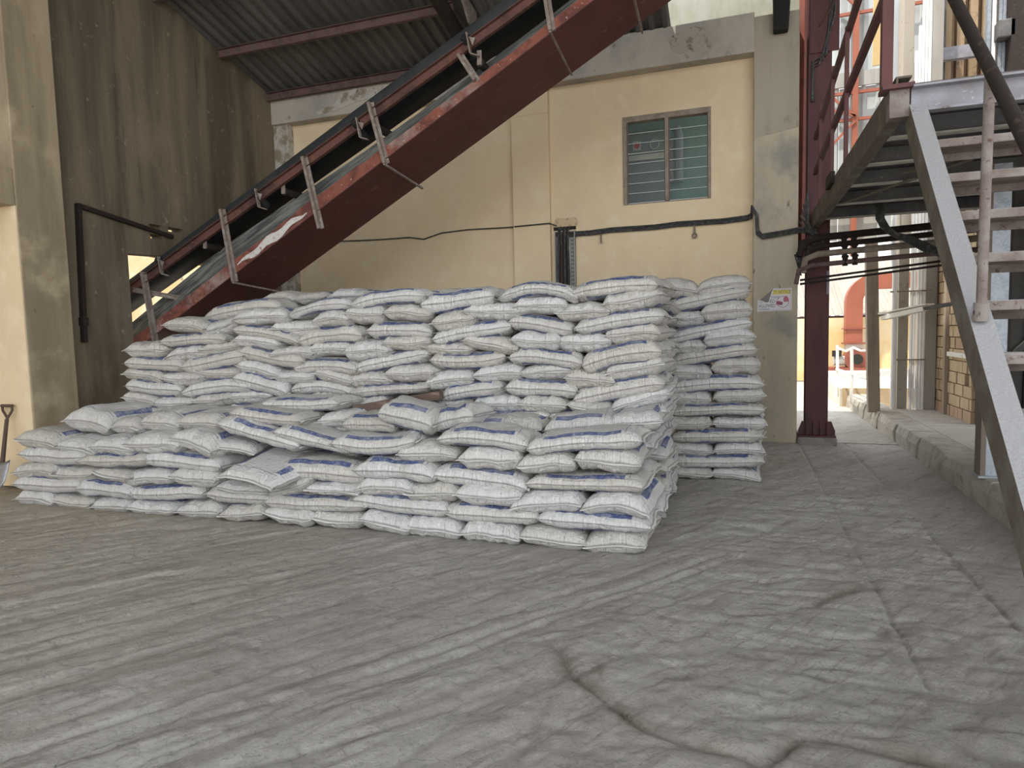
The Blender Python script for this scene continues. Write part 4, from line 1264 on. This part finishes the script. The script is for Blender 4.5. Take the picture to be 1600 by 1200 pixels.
def sack_mesh(wx, wy, th, arch, seed, end_front, sag_y=0.0):
    """local x = across the view, y = depth (front at -wy/2), z = up.
    end_front: stitched ends face +-y, else stitched ends face +-x"""
    rs = np.random.RandomState(seed)
    sa = np.linspace(-1, 1, NA)
    sb = np.linspace(-1, 1, NB)
    sa = np.sin(sa * np.pi / 2) * .55 + sa * .45
    sb = np.sin(sb * np.pi / 2) * .6 + sb * .4
    A, B = np.meshgrid(sa, sb)
    if end_front:
        fa = (1 - np.abs(A) ** 3.4) ** .62
        fb = (1 - np.abs(B) ** 6) ** .50
    else:
        fa = (1 - np.abs(A) ** 8) ** .50
        fb = (1 - np.abs(B) ** 3.2) ** .50
    fa, fb = np.maximum(fa, 0), np.maximum(fb, 0)
    T = th / 2 * fa * fb
    lump = np.zeros_like(A)
    for k in range(5):
        fx, fy, ph = rs.uniform(.6, 2.6), rs.uniform(.6, 2.2), rs.rand() * 6.3
        lump += rs.uniform(-1, 1) * np.sin(fx * A * 3 + fy * B * 3 * rs.choice([-1, 1]) + ph)
    T = T * (1 + .06 * lump)
    # creases that run out from the stitched ends
    ue, ve = (B, A) if end_front else (A, B)
    plt = np.zeros_like(A)
    for k in range(4):
        plt += np.sin(ve * rs.uniform(9, 26) + rs.rand() * 6.3) * rs.uniform(.4, 1)
    plt2 = np.zeros_like(A)
    for k in range(3):
        plt2 += np.sin(ue * rs.uniform(12, 34) + ve * rs.uniform(-5, 5) + rs.rand() * 6.3) * rs.uniform(.3, 1)
    fall = np.exp(-(1 - np.abs(ue)) / .22) * (1 - np.abs(ue) ** 8)
    fall2 = np.exp(-(1 - np.abs(ve)) / .35) * (1 - np.abs(ve) ** 8)
    T = T + -.001 + .0085 * plt * fall * (T > 0) + .0048 * plt2 * fall2 * (T > 0)
    T[[0, -1], :] = 0
    T[:, [0, -1]] = 0
    # outline: ends pinched in, ears at the corners
    pin = .045
    ex = _edge_noise(rs, NB)[:, None] * .012
    ey = _edge_noise(rs, NA)[None, :] * .010
    X = A * wx / 2 * (1 - pin * (1 - B ** 2) * np.abs(A) ** 3) + ex * np.abs(A) ** 3
    Y = B * wy / 2 * (1 - pin * (1 - A ** 2) * np.abs(B) ** 3) + ey * np.abs(B) ** 3
    mid = arch * (1 - A ** 2) + .006 * _edge_noise(rs, NA)[None, :] + sag_y * B
    sk = rs.uniform(-.012, .012)
    mid = mid + sk * A * B
    # seam sits a bit below the middle, upper half fuller
    full = np.maximum(1 - np.abs(A) ** 7, 0) ** .5 / np.maximum(fa, .05)
    full = np.clip(full, 1, 1.28) if end_front else 1.0
    up = mid + T * 1.04 * (1 + (full - 1) * .35)
    dn = mid - T * .92 * full
    co = np.concatenate([np.stack([X, Y, up], -1).reshape(-1, 3), np.stack([X, Y, dn], -1).reshape(-1, 3)])
    n = NA * NB
    i = (np.arange(NB - 1)[:, None] * NA + np.arange(NA - 1)[None, :]).ravel()
    ft = np.stack([i, i + 1, i + NA + 1, i + NA], 1)
    fd = np.stack([i, i + NA, i + NA + 1, i + 1], 1) + n
    fs = np.concatenate([ft, fd])
    me = bpy.data.meshes.new('sack')
    me.vertices.add(len(co))
    me.vertices.foreach_set('co', co.ravel())
    me.loops.add(fs.size)
    me.loops.foreach_set('vertex_index', fs.ravel())
    me.polygons.add(len(fs))
    me.polygons.foreach_set('loop_start', np.arange(len(fs)) * 4)
    me.polygons.foreach_set('loop_total', np.full(len(fs), 4))
    me.polygons.foreach_set('use_smooth', np.ones(len(fs), bool))
    u, v = (B, A) if end_front else (A, B)
    uvv = np.stack([(u.ravel() + 1) / 2, (v.ravel() + 1) / 2], 1)
    uvv = np.concatenate([uvv, uvv])
    uvl = me.uv_layers.new(name='UVMap')
    uvl.data.foreach_set('uv', uvv[fs.ravel()].ravel())
    me.update()
    # stitched hems at both ends
    hems = []
    for e in (0, 1):
        hv, hf, huv = [], [], []
        if end_front:
            k = 0 if e == 0 else NB - 1
            ln = np.stack([X[k], Y[k], np.broadcast_to(mid, X.shape)[k]], 1)
            out = np.array([0, -1 if e == 0 else 1, 0.])
        else:
            k = 0 if e == 0 else NA - 1
            ln = np.stack([X[:, k], Y[:, k], np.broadcast_to(mid, X.shape)[:, k]], 1)
            out = np.array([-1 if e == 0 else 1, 0, 0.])
        ln = ln[::2]
        m_ = len(ln)
        wob = _edge_noise(rs, m_) * .006
        for j in range(m_):
            o1 = ln[j] - out * .006
            o2 = ln[j] + out * (.016 + .006 * rs.rand()) + np.array([0, 0, wob[j] - .004])
            for p, vv in ((o1, 0.), (o2, 1.)):
                hv.append((p[0], p[1], p[2] + .0015))
                hv.append((p[0], p[1], p[2] - .0015))
                huv += [(j / (m_ - 1), vv)] * 2
        for j in range(m_ - 1):
            a, b = 4 * j, 4 * (j + 1)
            hf += [(a, a + 2, b + 2, b), (a + 1, b + 1, b + 3, a + 3), (a + 2, a + 3, b + 3, b + 2)]
        hm = bpy.data.meshes.new('stitched_hem')
        hm.from_pydata(hv, [], hf)
        ul = hm.uv_layers.new(name='UVMap')
        for lp in hm.loops:
            ul.data[lp.index].uv = huv[lp.vertex_index]
        hm.materials.append(HEM)
        hm.update()
        hems.append(hm)
    return me, hems


ORD = ['first', 'second', 'third', 'fourth', 'fifth', 'sixth', 'seventh', 'eighth', 'ninth', 'tenth', 'eleventh', 'twelfth', 'thirteenth', 'fourteenth', 'fifteenth', 'sixteenth', 'seventeenth']
N_SACK = [0]


def put_sack(c, rot, wx, wy, th, arch, end_front, label, group, sag_y=0.):
    N_SACK[0] += 1
    me, hm = sack_mesh(wx, wy, th, arch, N_SACK[0] * 13 + 5, end_front, sag_y)
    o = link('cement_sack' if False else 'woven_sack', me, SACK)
    o.location = c
    o.rotation_euler = rot
    tag(o, label, 'sack', group)
    for q in hm:
        h = bpy.data.objects.new('stitched_hem', q)
        COL.objects.link(h)
        h.parent = o
    return o


CROP = {'A': (180, 420, 5), 'B': (460, 420, 5), 'C': (740, 420, 5), 'D': (340, 600, 5), 'E': (620, 620, 5), 'F': (880, 640, 5),
        'G': (0, 620, 5), 'H': (960, 420, 5), 'I': (1010, 560, 6), 'P': (0, 0, 1)}


def face_sack(spec, y0, label, group):
    """spec: crop, left tip, right tip, top, bottom (as measured), kind E(nd) or L(ong) facing out"""
    cr, xl, yl, xr, yr, yt, yb, kind = spec[:8]
    dy = spec[8] if len(spec) > 8 else 0.
    ox, oy, s = CROP[cr]
    f = lambda X, Y: (ox + X / s, oy + Y / s)
    y0 = y0 + dy + rnd.uniform(-.02, .02)
    yp = y0 + (.07 if kind == 'E' else .05)
    L = at(*f(xl, yl), 'y', y0 + .02)
    R = at(*f(xr, yr), 'y', y0 + .02)
    xm = (xl + xr) / 2
    Tm = at(*f(xm, yt), 'y', yp)
    Bm = at(*f(xm, yb), 'y', yp)
    wx = (Vector((R.x, 0, R.z)) - Vector((L.x, 0, L.z))).length
    th = (Tm.z - Bm.z) * 1.16
    ang = math.atan2(R.z - L.z, R.x - L.x)
    arch = (Tm.z + Bm.z) / 2 - (L.z + R.z) / 2
    wy = rnd.uniform(.76, .82) if kind == 'E' else rnd.uniform(.44, .48)
    c = Vector(((L.x + R.x) / 2, y0 + wy / 2, (L.z + R.z) / 2))
    return put_sack(c, (0, -ang, rnd.uniform(-.03, .03)), wx, wy, th, arch, kind == 'E', label, group)


TALL = [
    [('A', 690, 385, 1290, 300, 255, 395, 'L', .25), ('A', 1150, 235, 1440, 262, 182, 268, 'E', .55), ('B', 0, 240, 270, 220, 185, 275, 'E', .5), ('B', 265, 215, 545, 215, 160, 270, 'E', .5),
     ('B', 430, 280, 1035, 225, 165, 285, 'L'), ('B', 1040, 210, 1420, 195, 160, 260, 'E', .5), ('B', 985, 285, 1575, 215, 175, 335, 'L'), ('C', 185, 235, 815, 240, 100, 215, 'L'), ('C', 770, 205, 1460, 125, 70, 215, 'L')],
    [('A', 370, 445, 700, 470, 385, 500, 'E'), ('A', 690, 480, 945, 430, 400, 522, 'E'), ('A', 900, 395, 1345, 385, 308, 437, 'E'), ('P', 450, 496, 548, 476, 468, 488, 'L'),
     ('B', 395, 345, 700, 350, 283, 437, 'E'), ('B', 690, 345, 1060, 360, 280, 412, 'E'), ('P', 724, 488, 813, 486, 473, 501, 'E'), ('C', 300, 290, 740, 290, 215, 365, 'E'),
     ('C', 640, 350, 1080, 330, 265, 410, 'E'), ('C', 1000, 290, 1470, 195, 165, 325, 'E')],
    [('A', 350, 580, 870, 560, 500, 605, 'L'), ('A', 910, 475, 1430, 580, 455, 560, 'L'), ('A', 1210, 465, 1580, 460, 405, 545, 'E'), ('B', 140, 410, 440, 400, 325, 457, 'E'), ('B', 560, 500, 1080, 490, 415, 550, 'L'),
     ('B', 1060, 420, 1410, 390, 340, 490, 'E'), ('P', 674, 534, 798, 508, 506, 532, 'L'), ('C', 275, 430, 785, 480, 372, 508, 'L'), ('C', 785, 475, 1500, 375, 335, 475, 'L')],
    [('A', 65, 640, 400, 640, 575, 700, 'E'), ('A', 385, 695, 720, 675, 600, 720, 'E'), ('A', 655, 630, 985, 600, 570, 675, 'E'), ('A', 920, 550, 1290, 600, 505, 630, 'E'), ('P', 466, 536, 568, 523, 510, 538, 'L'),
     ('B', 670, 585, 1060, 565, 525, 645, 'E'), ('B', 1000, 605, 1400, 625, 575, 690, 'E'), ('P', 724, 534, 812, 545, 525, 551, 'E'), ('C', 290, 560, 680, 560, 495, 640, 'E'), ('C', 620, 580, 1070, 565, 500, 655, 'E'), ('C', 1030, 520, 1470, 500, 420, 590, 'E')],
    [('A', 75, 740, 530, 770, 690, 805, 'L'), ('A', 520, 775, 1010, 675, 660, 800, 'L'), ('A', 965, 645, 1480, 730, 640, 765, 'L'), ('A', 1205, 675, 1560, 665, 600, 716, 'E'), ('B', 95, 635, 460, 625, 565, 685, 'E'), ('B', 380, 660, 745, 640, 565, 715, 'E'),
     ('B', 440, 785, 1060, 670, 660, 780, 'L'), ('P', 672, 564, 790, 556, 553, 579, 'L'), ('C', 270, 700, 850, 740, 628, 765, 'L'), ('C', 840, 755, 1470, 650, 590, 770, 'L')],
    [('A', 65, 825, 390, 860, 770, 890, 'E'), ('A', 370, 860, 690, 850, 805, 920, 'E'), ('A', 630, 795, 1000, 815, 765, 875, 'E'), ('A', 945, 755, 1275, 830, 725, 850, 'E'), ('P', 460, 577, 560, 580, 560, 584, 'L'), ('B', 150, 810, 450, 880, 780, 905, 'E'),
     ('B', 420, 890, 760, 870, 800, 925, 'E'), ('B', 715, 830, 1110, 800, 750, 885, 'E'), ('B', 1025, 910, 1420, 860, 785, 940, 'E'), ('P', 740, 588, 818, 583, 569, 597, 'E'), ('C', 360, 830, 760, 790, 735, 870, 'E'), ('C', 700, 850, 1100, 870, 785, 945, 'E'), ('C', 1030, 805, 1500, 740, 700, 860, 'E')],
    [('A', 75, 905, 530, 960, 872, 1000, 'L'), ('A', 520, 970, 1045, 930, 855, 985, 'L'), ('A', 925, 855, 1350, 965, 830, 985, 'L'), ('A', 1215, 850, 1550, 845, 795, 905, 'E'), ('P', 457, 612, 556, 614, 592, 617, 'L'), ('B', 430, 970, 1060, 930, 900, 998, 'L'),
     ('P', 686, 622, 786, 606, 598, 624, 'L'), ('C', 250, 935, 810, 960, 868, 1010, 'L'), ('C', 775, 1020, 1505, 910, 870, 1030, 'L')],
    [('A', 65, 1000, 320, 1040, 960, 1085, 'E'), ('A', 280, 1055, 620, 1050, 1000, 1108, 'E'), ('A', 605, 1035, 910, 1010, 970, 1088, 'E'), ('A', 880, 1000, 1230, 1000, 930, 1062, 'E'), ('B', 70, 1030, 400, 1020, 962, 1080, 'E'), ('B', 360, 1050, 720, 1030, 1000, 1110, 'E'),
     ('B', 1100, 1060, 1380, 1060, 1010, 1120, 'E'), ('P', 734, 636, 816, 636, 616, 646, 'E'), ('C', 355, 1055, 740, 1080, 990, 1128, 'E'), ('C', 725, 1070, 1070, 1080, 1038, 1140, 'E'), ('C', 1060, 1090, 1530, 970, 955, 1100, 'E')],
    [('A', 100, 1100, 560, 1110, 1075, 1190, 'L'), ('A', 550, 1120, 870, 1110, 1080, 1180, 'E'), ('A', 860, 1120, 1300, 1100, 1060, 1180, 'L'), ('P', 480, 645, 560, 642, 632, 660, 'E'), ('P', 560, 650, 640, 648, 636, 664, 'E'), ('P', 640, 648, 740, 648, 637, 664, 'L'), ('P', 736, 652, 860, 652, 642, 668, 'L'),
     ('P', 858, 652, 968, 650, 642, 668, 'L'), ('C', 1140, 1140, 1510, 1110, 1072, 1180, 'L')],
]
TY = 5.20
LONGS = []
for r, rw in enumerate(TALL):
    rw2 = sorted(rw, key=lambda s: CROP[s[0]][0] + (s[1] + s[3]) / 2 / CROP[s[0]][2])
    for i, s in enumerate(rw2):
        where = ['topmost row', 'second row from top', 'third row from top', 'fourth row from top', 'fifth row from top', 'sixth row from top', 'seventh row from top', 'eighth row from top', 'lowest visible row'][r]
        so_ = face_sack(s, TY, 'white sack, %s from left in %s of tall rear stack' % (ORD[i], where), 'sacks in the tall stack')
        if s[7] == 'L' and len(s) == 8:
            LONGS.append(so_)

LOW = [
    [('G', 115, 790, 430, 840, 715, 855, 'E'), ('G', 385, 805, 735, 835, 768, 887, 'E'), ('G', 715, 850, 1005, 870, 785, 912, 'E'), ('G', 985, 870, 1378, 882, 815, 932, 'E'), ('P', 275, 798, 346, 801, 784, 811, 'E'), ('P', 344, 804, 415, 803, 789, 815, 'E'),
     ('P', 413, 801, 489, 810, 793, 822, 'E'), ('D', 730, 1025, 1135, 1080, 988, 1137, 'E'), ('D', 1110, 1060, 1525, 1130, 1003, 1170, 'E'), ('E', 40, 1005, 505, 1070, 935, 1112, 'E'), ('E', 500, 1060, 975, 1110, 978, 1152, 'E'), ('E', 950, 1085, 1475, 1150, 1022, 1190, 'E'), ('F', 160, 1055, 655, 1070, 955, 1142, 'E')],
    [('G', 110, 670, 640, 705, 625, 762, 'L'), ('G', 600, 725, 1010, 755, 655, 795, 'L'), ('G', 985, 770, 1600, 745, 695, 820, 'L'), ('P', 320, 772, 425, 784, 763, 789, 'L'), ('D', 360, 925, 1150, 965, 872, 1010, 'L'), ('P', 552, 782, 702, 796, 775, 806, 'L'), ('E', 360, 895, 1115, 950, 850, 1005, 'L'), ('P', 838, 811, 1018, 822, 803, 832, 'L')],
    [('G', 95, 590, 440, 595, 510, 638, 'E'), ('G', 410, 595, 765, 605, 550, 672, 'E'), ('G', 740, 595, 1055, 625, 562, 672, 'E'), ('G', 975, 650, 1345, 640, 560, 692, 'E'), ('P', 265, 744, 340, 752, 731, 762, 'E'), ('D', 0, 800, 420, 850, 770, 880, 'E'), ('D', 350, 865, 735, 745, 750, 868, 'E'), ('D', 690, 825, 1115, 845, 770, 876, 'E'),
     ('D', 1060, 815, 1530, 850, 712, 872, 'E'), ('E', 60, 745, 475, 745, 672, 832, 'E'), ('E', 450, 755, 980, 785, 690, 860, 'E'), ('E', 885, 855, 1450, 855, 740, 912, 'E'), ('F', 155, 785, 700, 815, 652, 822, 'E')],
    [('G', 150, 440, 655, 480, 392, 545, 'L'), ('G', 610, 505, 1150, 490, 448, 562, 'L'), ('P', 222, 716, 346, 731, 709, 737, 'L'), ('D', 420, 690, 1140, 750, 600, 775, 'L'), ('P', 556, 737, 680, 746, 718, 752, 'L'), ('E', 285, 610, 1035, 715, 560, 730, 'L'), ('P', 822, 757, 1010, 761, 744, 770, 'L')],
    [('G', 130, 325, 455, 390, 268, 415, 'E'), ('G', 445, 390, 755, 440, 330, 466, 'E'), ('G', 700, 390, 1040, 430, 318, 458, 'E'), ('G', 960, 375, 1395, 385, 288, 447, 'E'), ('P', 268, 686, 338, 704, 674, 710, 'E'), ('D', 620, 600, 1100, 560, 520, 640, 'L', .3), ('E', 10, 440, 475, 480, 358, 512, 'E'), ('E', 475, 485, 965, 505, 395, 577, 'E'), ('E', 945, 525, 1405, 545, 440, 606, 'E'), ('F', 85, 395, 620, 430, 305, 492, 'E')],
    [('E', 320, 335, 1030, 380, 255, 402, 'L'), ('P', 820, 703, 1004, 690, 677, 707, 'L'), ('D', 880, 462, 1535, 445, 425, 570, 'L'), ('D', 450, 360, 1040, 530, 390, 510, 'L'), ('D', 0, 300, 640, 500, 330, 470, 'L')],
]
LY = 4.50
for r, rw in enumerate(LOW):
    rw2 = sorted(rw, key=lambda s: CROP[s[0]][0] + (s[1] + s[3]) / 2 / CROP[s[0]][2])
    for i, s in enumerate(rw2):
        where = ['bottom row', 'second row up', 'third row up', 'fourth row up', 'fifth row up', 'sixth row up'][r]
        so_ = face_sack(s, LY, 'white sack, %s from left in %s of low front stack' % (ORD[i], where), 'sacks in the low front stack')
        if s[7] == 'L' and len(s) == 8 and r in (1, 3):
            LONGS.append(so_)

# sacks lying loose on top of the low stack
TOP = [(('P', 100, 656, 172, 672, 640, 676, 'E', .15), 'slightly tilted white sack alone at the left end above the low stack'),
       (('P', 172, 668, 226, 672, 653, 678, 'E', .15), 'white sack tucked just right of the lone left end sack'),
       (('P', 218, 662, 282, 666, 645, 676, 'E', .15), 'plump white sack above the left part, second right of the lone sack'),
       (('P', 274, 661, 345, 664, 646, 674, 'E', .15), 'plump white sack above the left part, third right of the lone sack'),
       (('D', 100, 220, 650, 290, 215, 330, 'L', .12), 'sagging blue-banded white sack thrown across the collapsed middle'),
       (('D', 340, 160, 960, 160, 110, 220, 'L', .35), 'creased white sack lying behind the sagging blue-banded one'),
       (('P', 590, 645, 676, 668, 632, 672, 'L', .12), 'humped blue-banded white sack lying in front of the plank'),
       (('D', 780, 290, 1110, 260, 215, 340, 'E', .3), 'white sack lying flat below the left end of the plank'),
       (('D', 980, 330, 1400, 330, 240, 390, 'L', .2), 'white sack half buried left of the humped sack'),
       (('P', 672, 664, 742, 652, 637, 672, 'L', .2), 'rumpled white sack just right of the humped sack'),
       (('P', 690, 676, 800, 676, 656, 690, 'L', .42), 'flat white sack behind the long right-hand top row, left one'),
       (('P', 770, 668, 850, 672, 652, 684, 'E', .45), 'flat white sack behind the long right-hand top row, middle one'),
       (('P', 850, 672, 960, 664, 650, 684, 'L', .42), 'flat white sack behind the long right-hand top row, right one'),
       (('P', 950, 664, 1036, 656, 645, 676, 'E', .40), 'flat white sack at the right rear corner of low stack top'),
       (('P', 430, 668, 520, 668, 652, 684, 'E', .35), 'white sack sunk behind the collapsed middle, left one'),
       (('P', 510, 672, 600, 670, 655, 688, 'E', .35), 'white sack sunk behind the collapsed middle, right one'),
       (('P', 600, 690, 660, 692, 678, 704, 'E', .1), 'small visible sack end wedged right of the collapse')]
for s, lb in TOP:
    face_sack(s, LY, lb, 'loose sacks on the low stack')
# the sack that slid forward, its printed face tilted to the room
sl, sr, sb_ = at(342, 742, 'y', 4.36), at(430, 766, 'y', 4.26), at(434, 700, 'y', 4.98)
sxx = (sr - sl).normalized()
syy = sb_ - (sl + sr) / 2
syy = (syy - sxx * syy.dot(sxx)).normalized()
szz = sxx.cross(syy)
smid = (sl + sr) / 2 + syy * .40
srot = Matrix((sxx, syy, szz)).transposed().to_euler()
put_sack(smid, srot, (sr - sl).length * .97, .80, .15, .01, True, 'white sack slid forward with blue-banded face tilted out of the stack', 'loose sacks on the low stack')
put_sack(Vector((-4.25, 4.95, .62)), (math.radians(4), math.radians(6), math.radians(10)), .46, .78, .14, .01, True, 'dirty white sack lying in the hollow left of the slid sack', 'loose sacks on the low stack')


def behind(objs, dy):
    for o in objs:
        c = o.copy()
        COL.objects.link(c)
        c.location.y += dy
        c.location.x += rnd.uniform(-.05, .05)
        c['label'] = o['label'].replace('white sack, ', 'sack glimpsed behind ')
        c['group'] = 'second rank sacks'
        for h in o.children:
            k_ = h.copy()
            COL.objects.link(k_)
            k_.parent = c


behind(LONGS, .47)

# the separate stack by the column
REAR = [
    [('P', 1018, 452, 1092, 458, 436, 466, 'E'), ('H', 630, 185, 1075, 100, 60, 195, 'E')],
    [('H', 380, 320, 1065, 165, 180, 300, 'L')],
    [('P', 1022, 500, 1101, 495, 486, 513, 'E'), ('H', 670, 345, 1080, 310, 255, 415, 'E')],
    [('H', 390, 556, 1085, 430, 420, 540, 'L')],
    [('P', 1024, 548, 1107, 541, 533, 556, 'E'), ('H', 680, 565, 1095, 530, 460, 605, 'E')],
    [('H', 420, 738, 1130, 630, 610, 730, 'L')],
    [('P', 1028, 582, 1114, 584, 569, 595, 'E'), ('H', 755, 775, 1150, 750, 690, 832, 'E')],
    [('H', 440, 938, 1172, 900, 838, 958, 'L')],
    [('P', 1034, 622, 1114, 624, 612, 635, 'E'), ('H', 765, 1012, 1178, 980, 938, 1052, 'E')],
    [('H', 430, 1115, 1182, 1112, 1058, 1157, 'L')],
    [('P', 1034, 662, 1112, 663, 651, 673, 'E'), ('I', 610, 615, 1132, 620, 550, 670, 'E')],
    [('I', 230, 752, 1115, 742, 670, 796, 'L')],
    [('P', 1030, 703, 1117, 705, 692, 713, 'E'), ('I', 620, 875, 1112, 862, 790, 912, 'E')],
    [('I', 230, 972, 1112, 972, 912, 1040, 'L')],
    [('P', 1030, 741, 1114, 741, 729, 749, 'E'), ('I', 605, 1085, 1085, 1135, 1030, 1150, 'E')],
]
RY = 6.95
for r, rw in enumerate(REAR):
    for i, s in enumerate(rw):
        side = '' if len(rw) == 1 else (' left' if i == 0 else ' right')
        face_sack(s, RY, 'white%s sack in row %s from top of stack beside the column' % (side, ORD[r].replace('first', 'one').replace('second', 'two').replace('third', 'three')), 'sacks in the stack by the column')

# right-hand flank of the big stack, sacks one behind the other
k = 0
zz = .065
lay = 0
while zz < 1.86:
    low = zz < .80
    ends_row = lay % 2 == 0
    if ends_row:
        y = 5.32 if low else 6.02
        ln = .80
        deps = .42
    else:
        y = 4.98 if low else 5.68
        ln = .44
        deps = .78
    i = 0
    while y + ln * .6 < 6.95:
        xo = -.56 + rnd.uniform(-.045, .05) - (.0 if low else .02)
        c = Vector((xo - deps / 2, y + ln / 2, zz + rnd.uniform(-.012, .012)))
        put_sack(c, (rnd.uniform(-.06, .06), rnd.uniform(-.05, .10), rnd.uniform(-.08, .08)), deps, ln * 1.02, .138, .0, ends_row,
                 'white sack on right flank, layer %s from floor, %s from front' % (ORD[lay], ORD[i]), 'sacks on the right flank')
        y += ln
        i += 1
    zz += .121
    lay += 1

# ---- plank and shovel
p0, p1 = at(556, 640, 'y', 5.02), at(690, 617, 'y', 5.14)
pk = MB().bar(p0, p1, .12, .075)
tag(obj('wooden_plank', pk, WOOD, bevel=.006), 'short dark weathered plank lying across the sacks', 'plank')

sh = thing('shovel', 'steel shovel with wooden D-grip shaft leaning on the doorway jamb', 'shovel', (-7.3, 4.75, 0))
g0 = at(12, 642, 'y', 4.93)
b0 = Vector((-7.36, 4.74, .22))
ax = (g0 - b0).normalized()
grip = at(11, 634, 'y', 4.95)
yk = b0 + ax * (g0 - b0).length * .86
obj('shaft', MB().tube([b0 - ax * .05, b0.lerp(yk, .5), yk], [.024, .021, .019], 10), SHOVELWOOD, sh, smooth=True)
hL, hR = grip + Vector((-.075, 0, .0)), grip + Vector((.075, 0, .0))
obj('grip_yoke', MB().tube([yk - ax * .02, yk + ax * .02, hL - Vector((0, 0, .05)), hL], .013, 8).tube([yk, hR - Vector((0, 0, .05)), hR], .013, 8), SHOVELWOOD, sh, smooth=True)
obj('grip_bar', MB().tube([hL + Vector((-.01, 0, 0)), hR + Vector((.01, 0, 0))], .017, 10), SHOVELWOOD, sh, smooth=True)
vs, fs = [], []
nu, nv = 9, 9
for i in range(nv):
    tv = i / (nv - 1)
    for j in range(nu):
        tu = -1 + 2 * j / (nu - 1)
        wv = .135 * (1 - .25 * max(0, tv - .75) / .25)
        vs.append((b0.x + tu * wv + .02 * tv, b0.y - .02 - .10 * tv + .03 * tu * tu, max(.012, b0.z + .10 - .29 * tv + .035 * tu * tu + .02 * tv * tv)))
fs = [(i * nu + j, i * nu + j + 1, (i + 1) * nu + j + 1, (i + 1) * nu + j) for i in range(nv - 1) for j in range(nu - 1)]
o = obj('blade', MB().add(vs, fs), SHOVELSTEEL, sh, smooth=True)
md = o.modifiers.new('thick', 'SOLIDIFY')
md.thickness = .004
print('sacks', N_SACK[0], 'objects', len(bpy.data.objects))
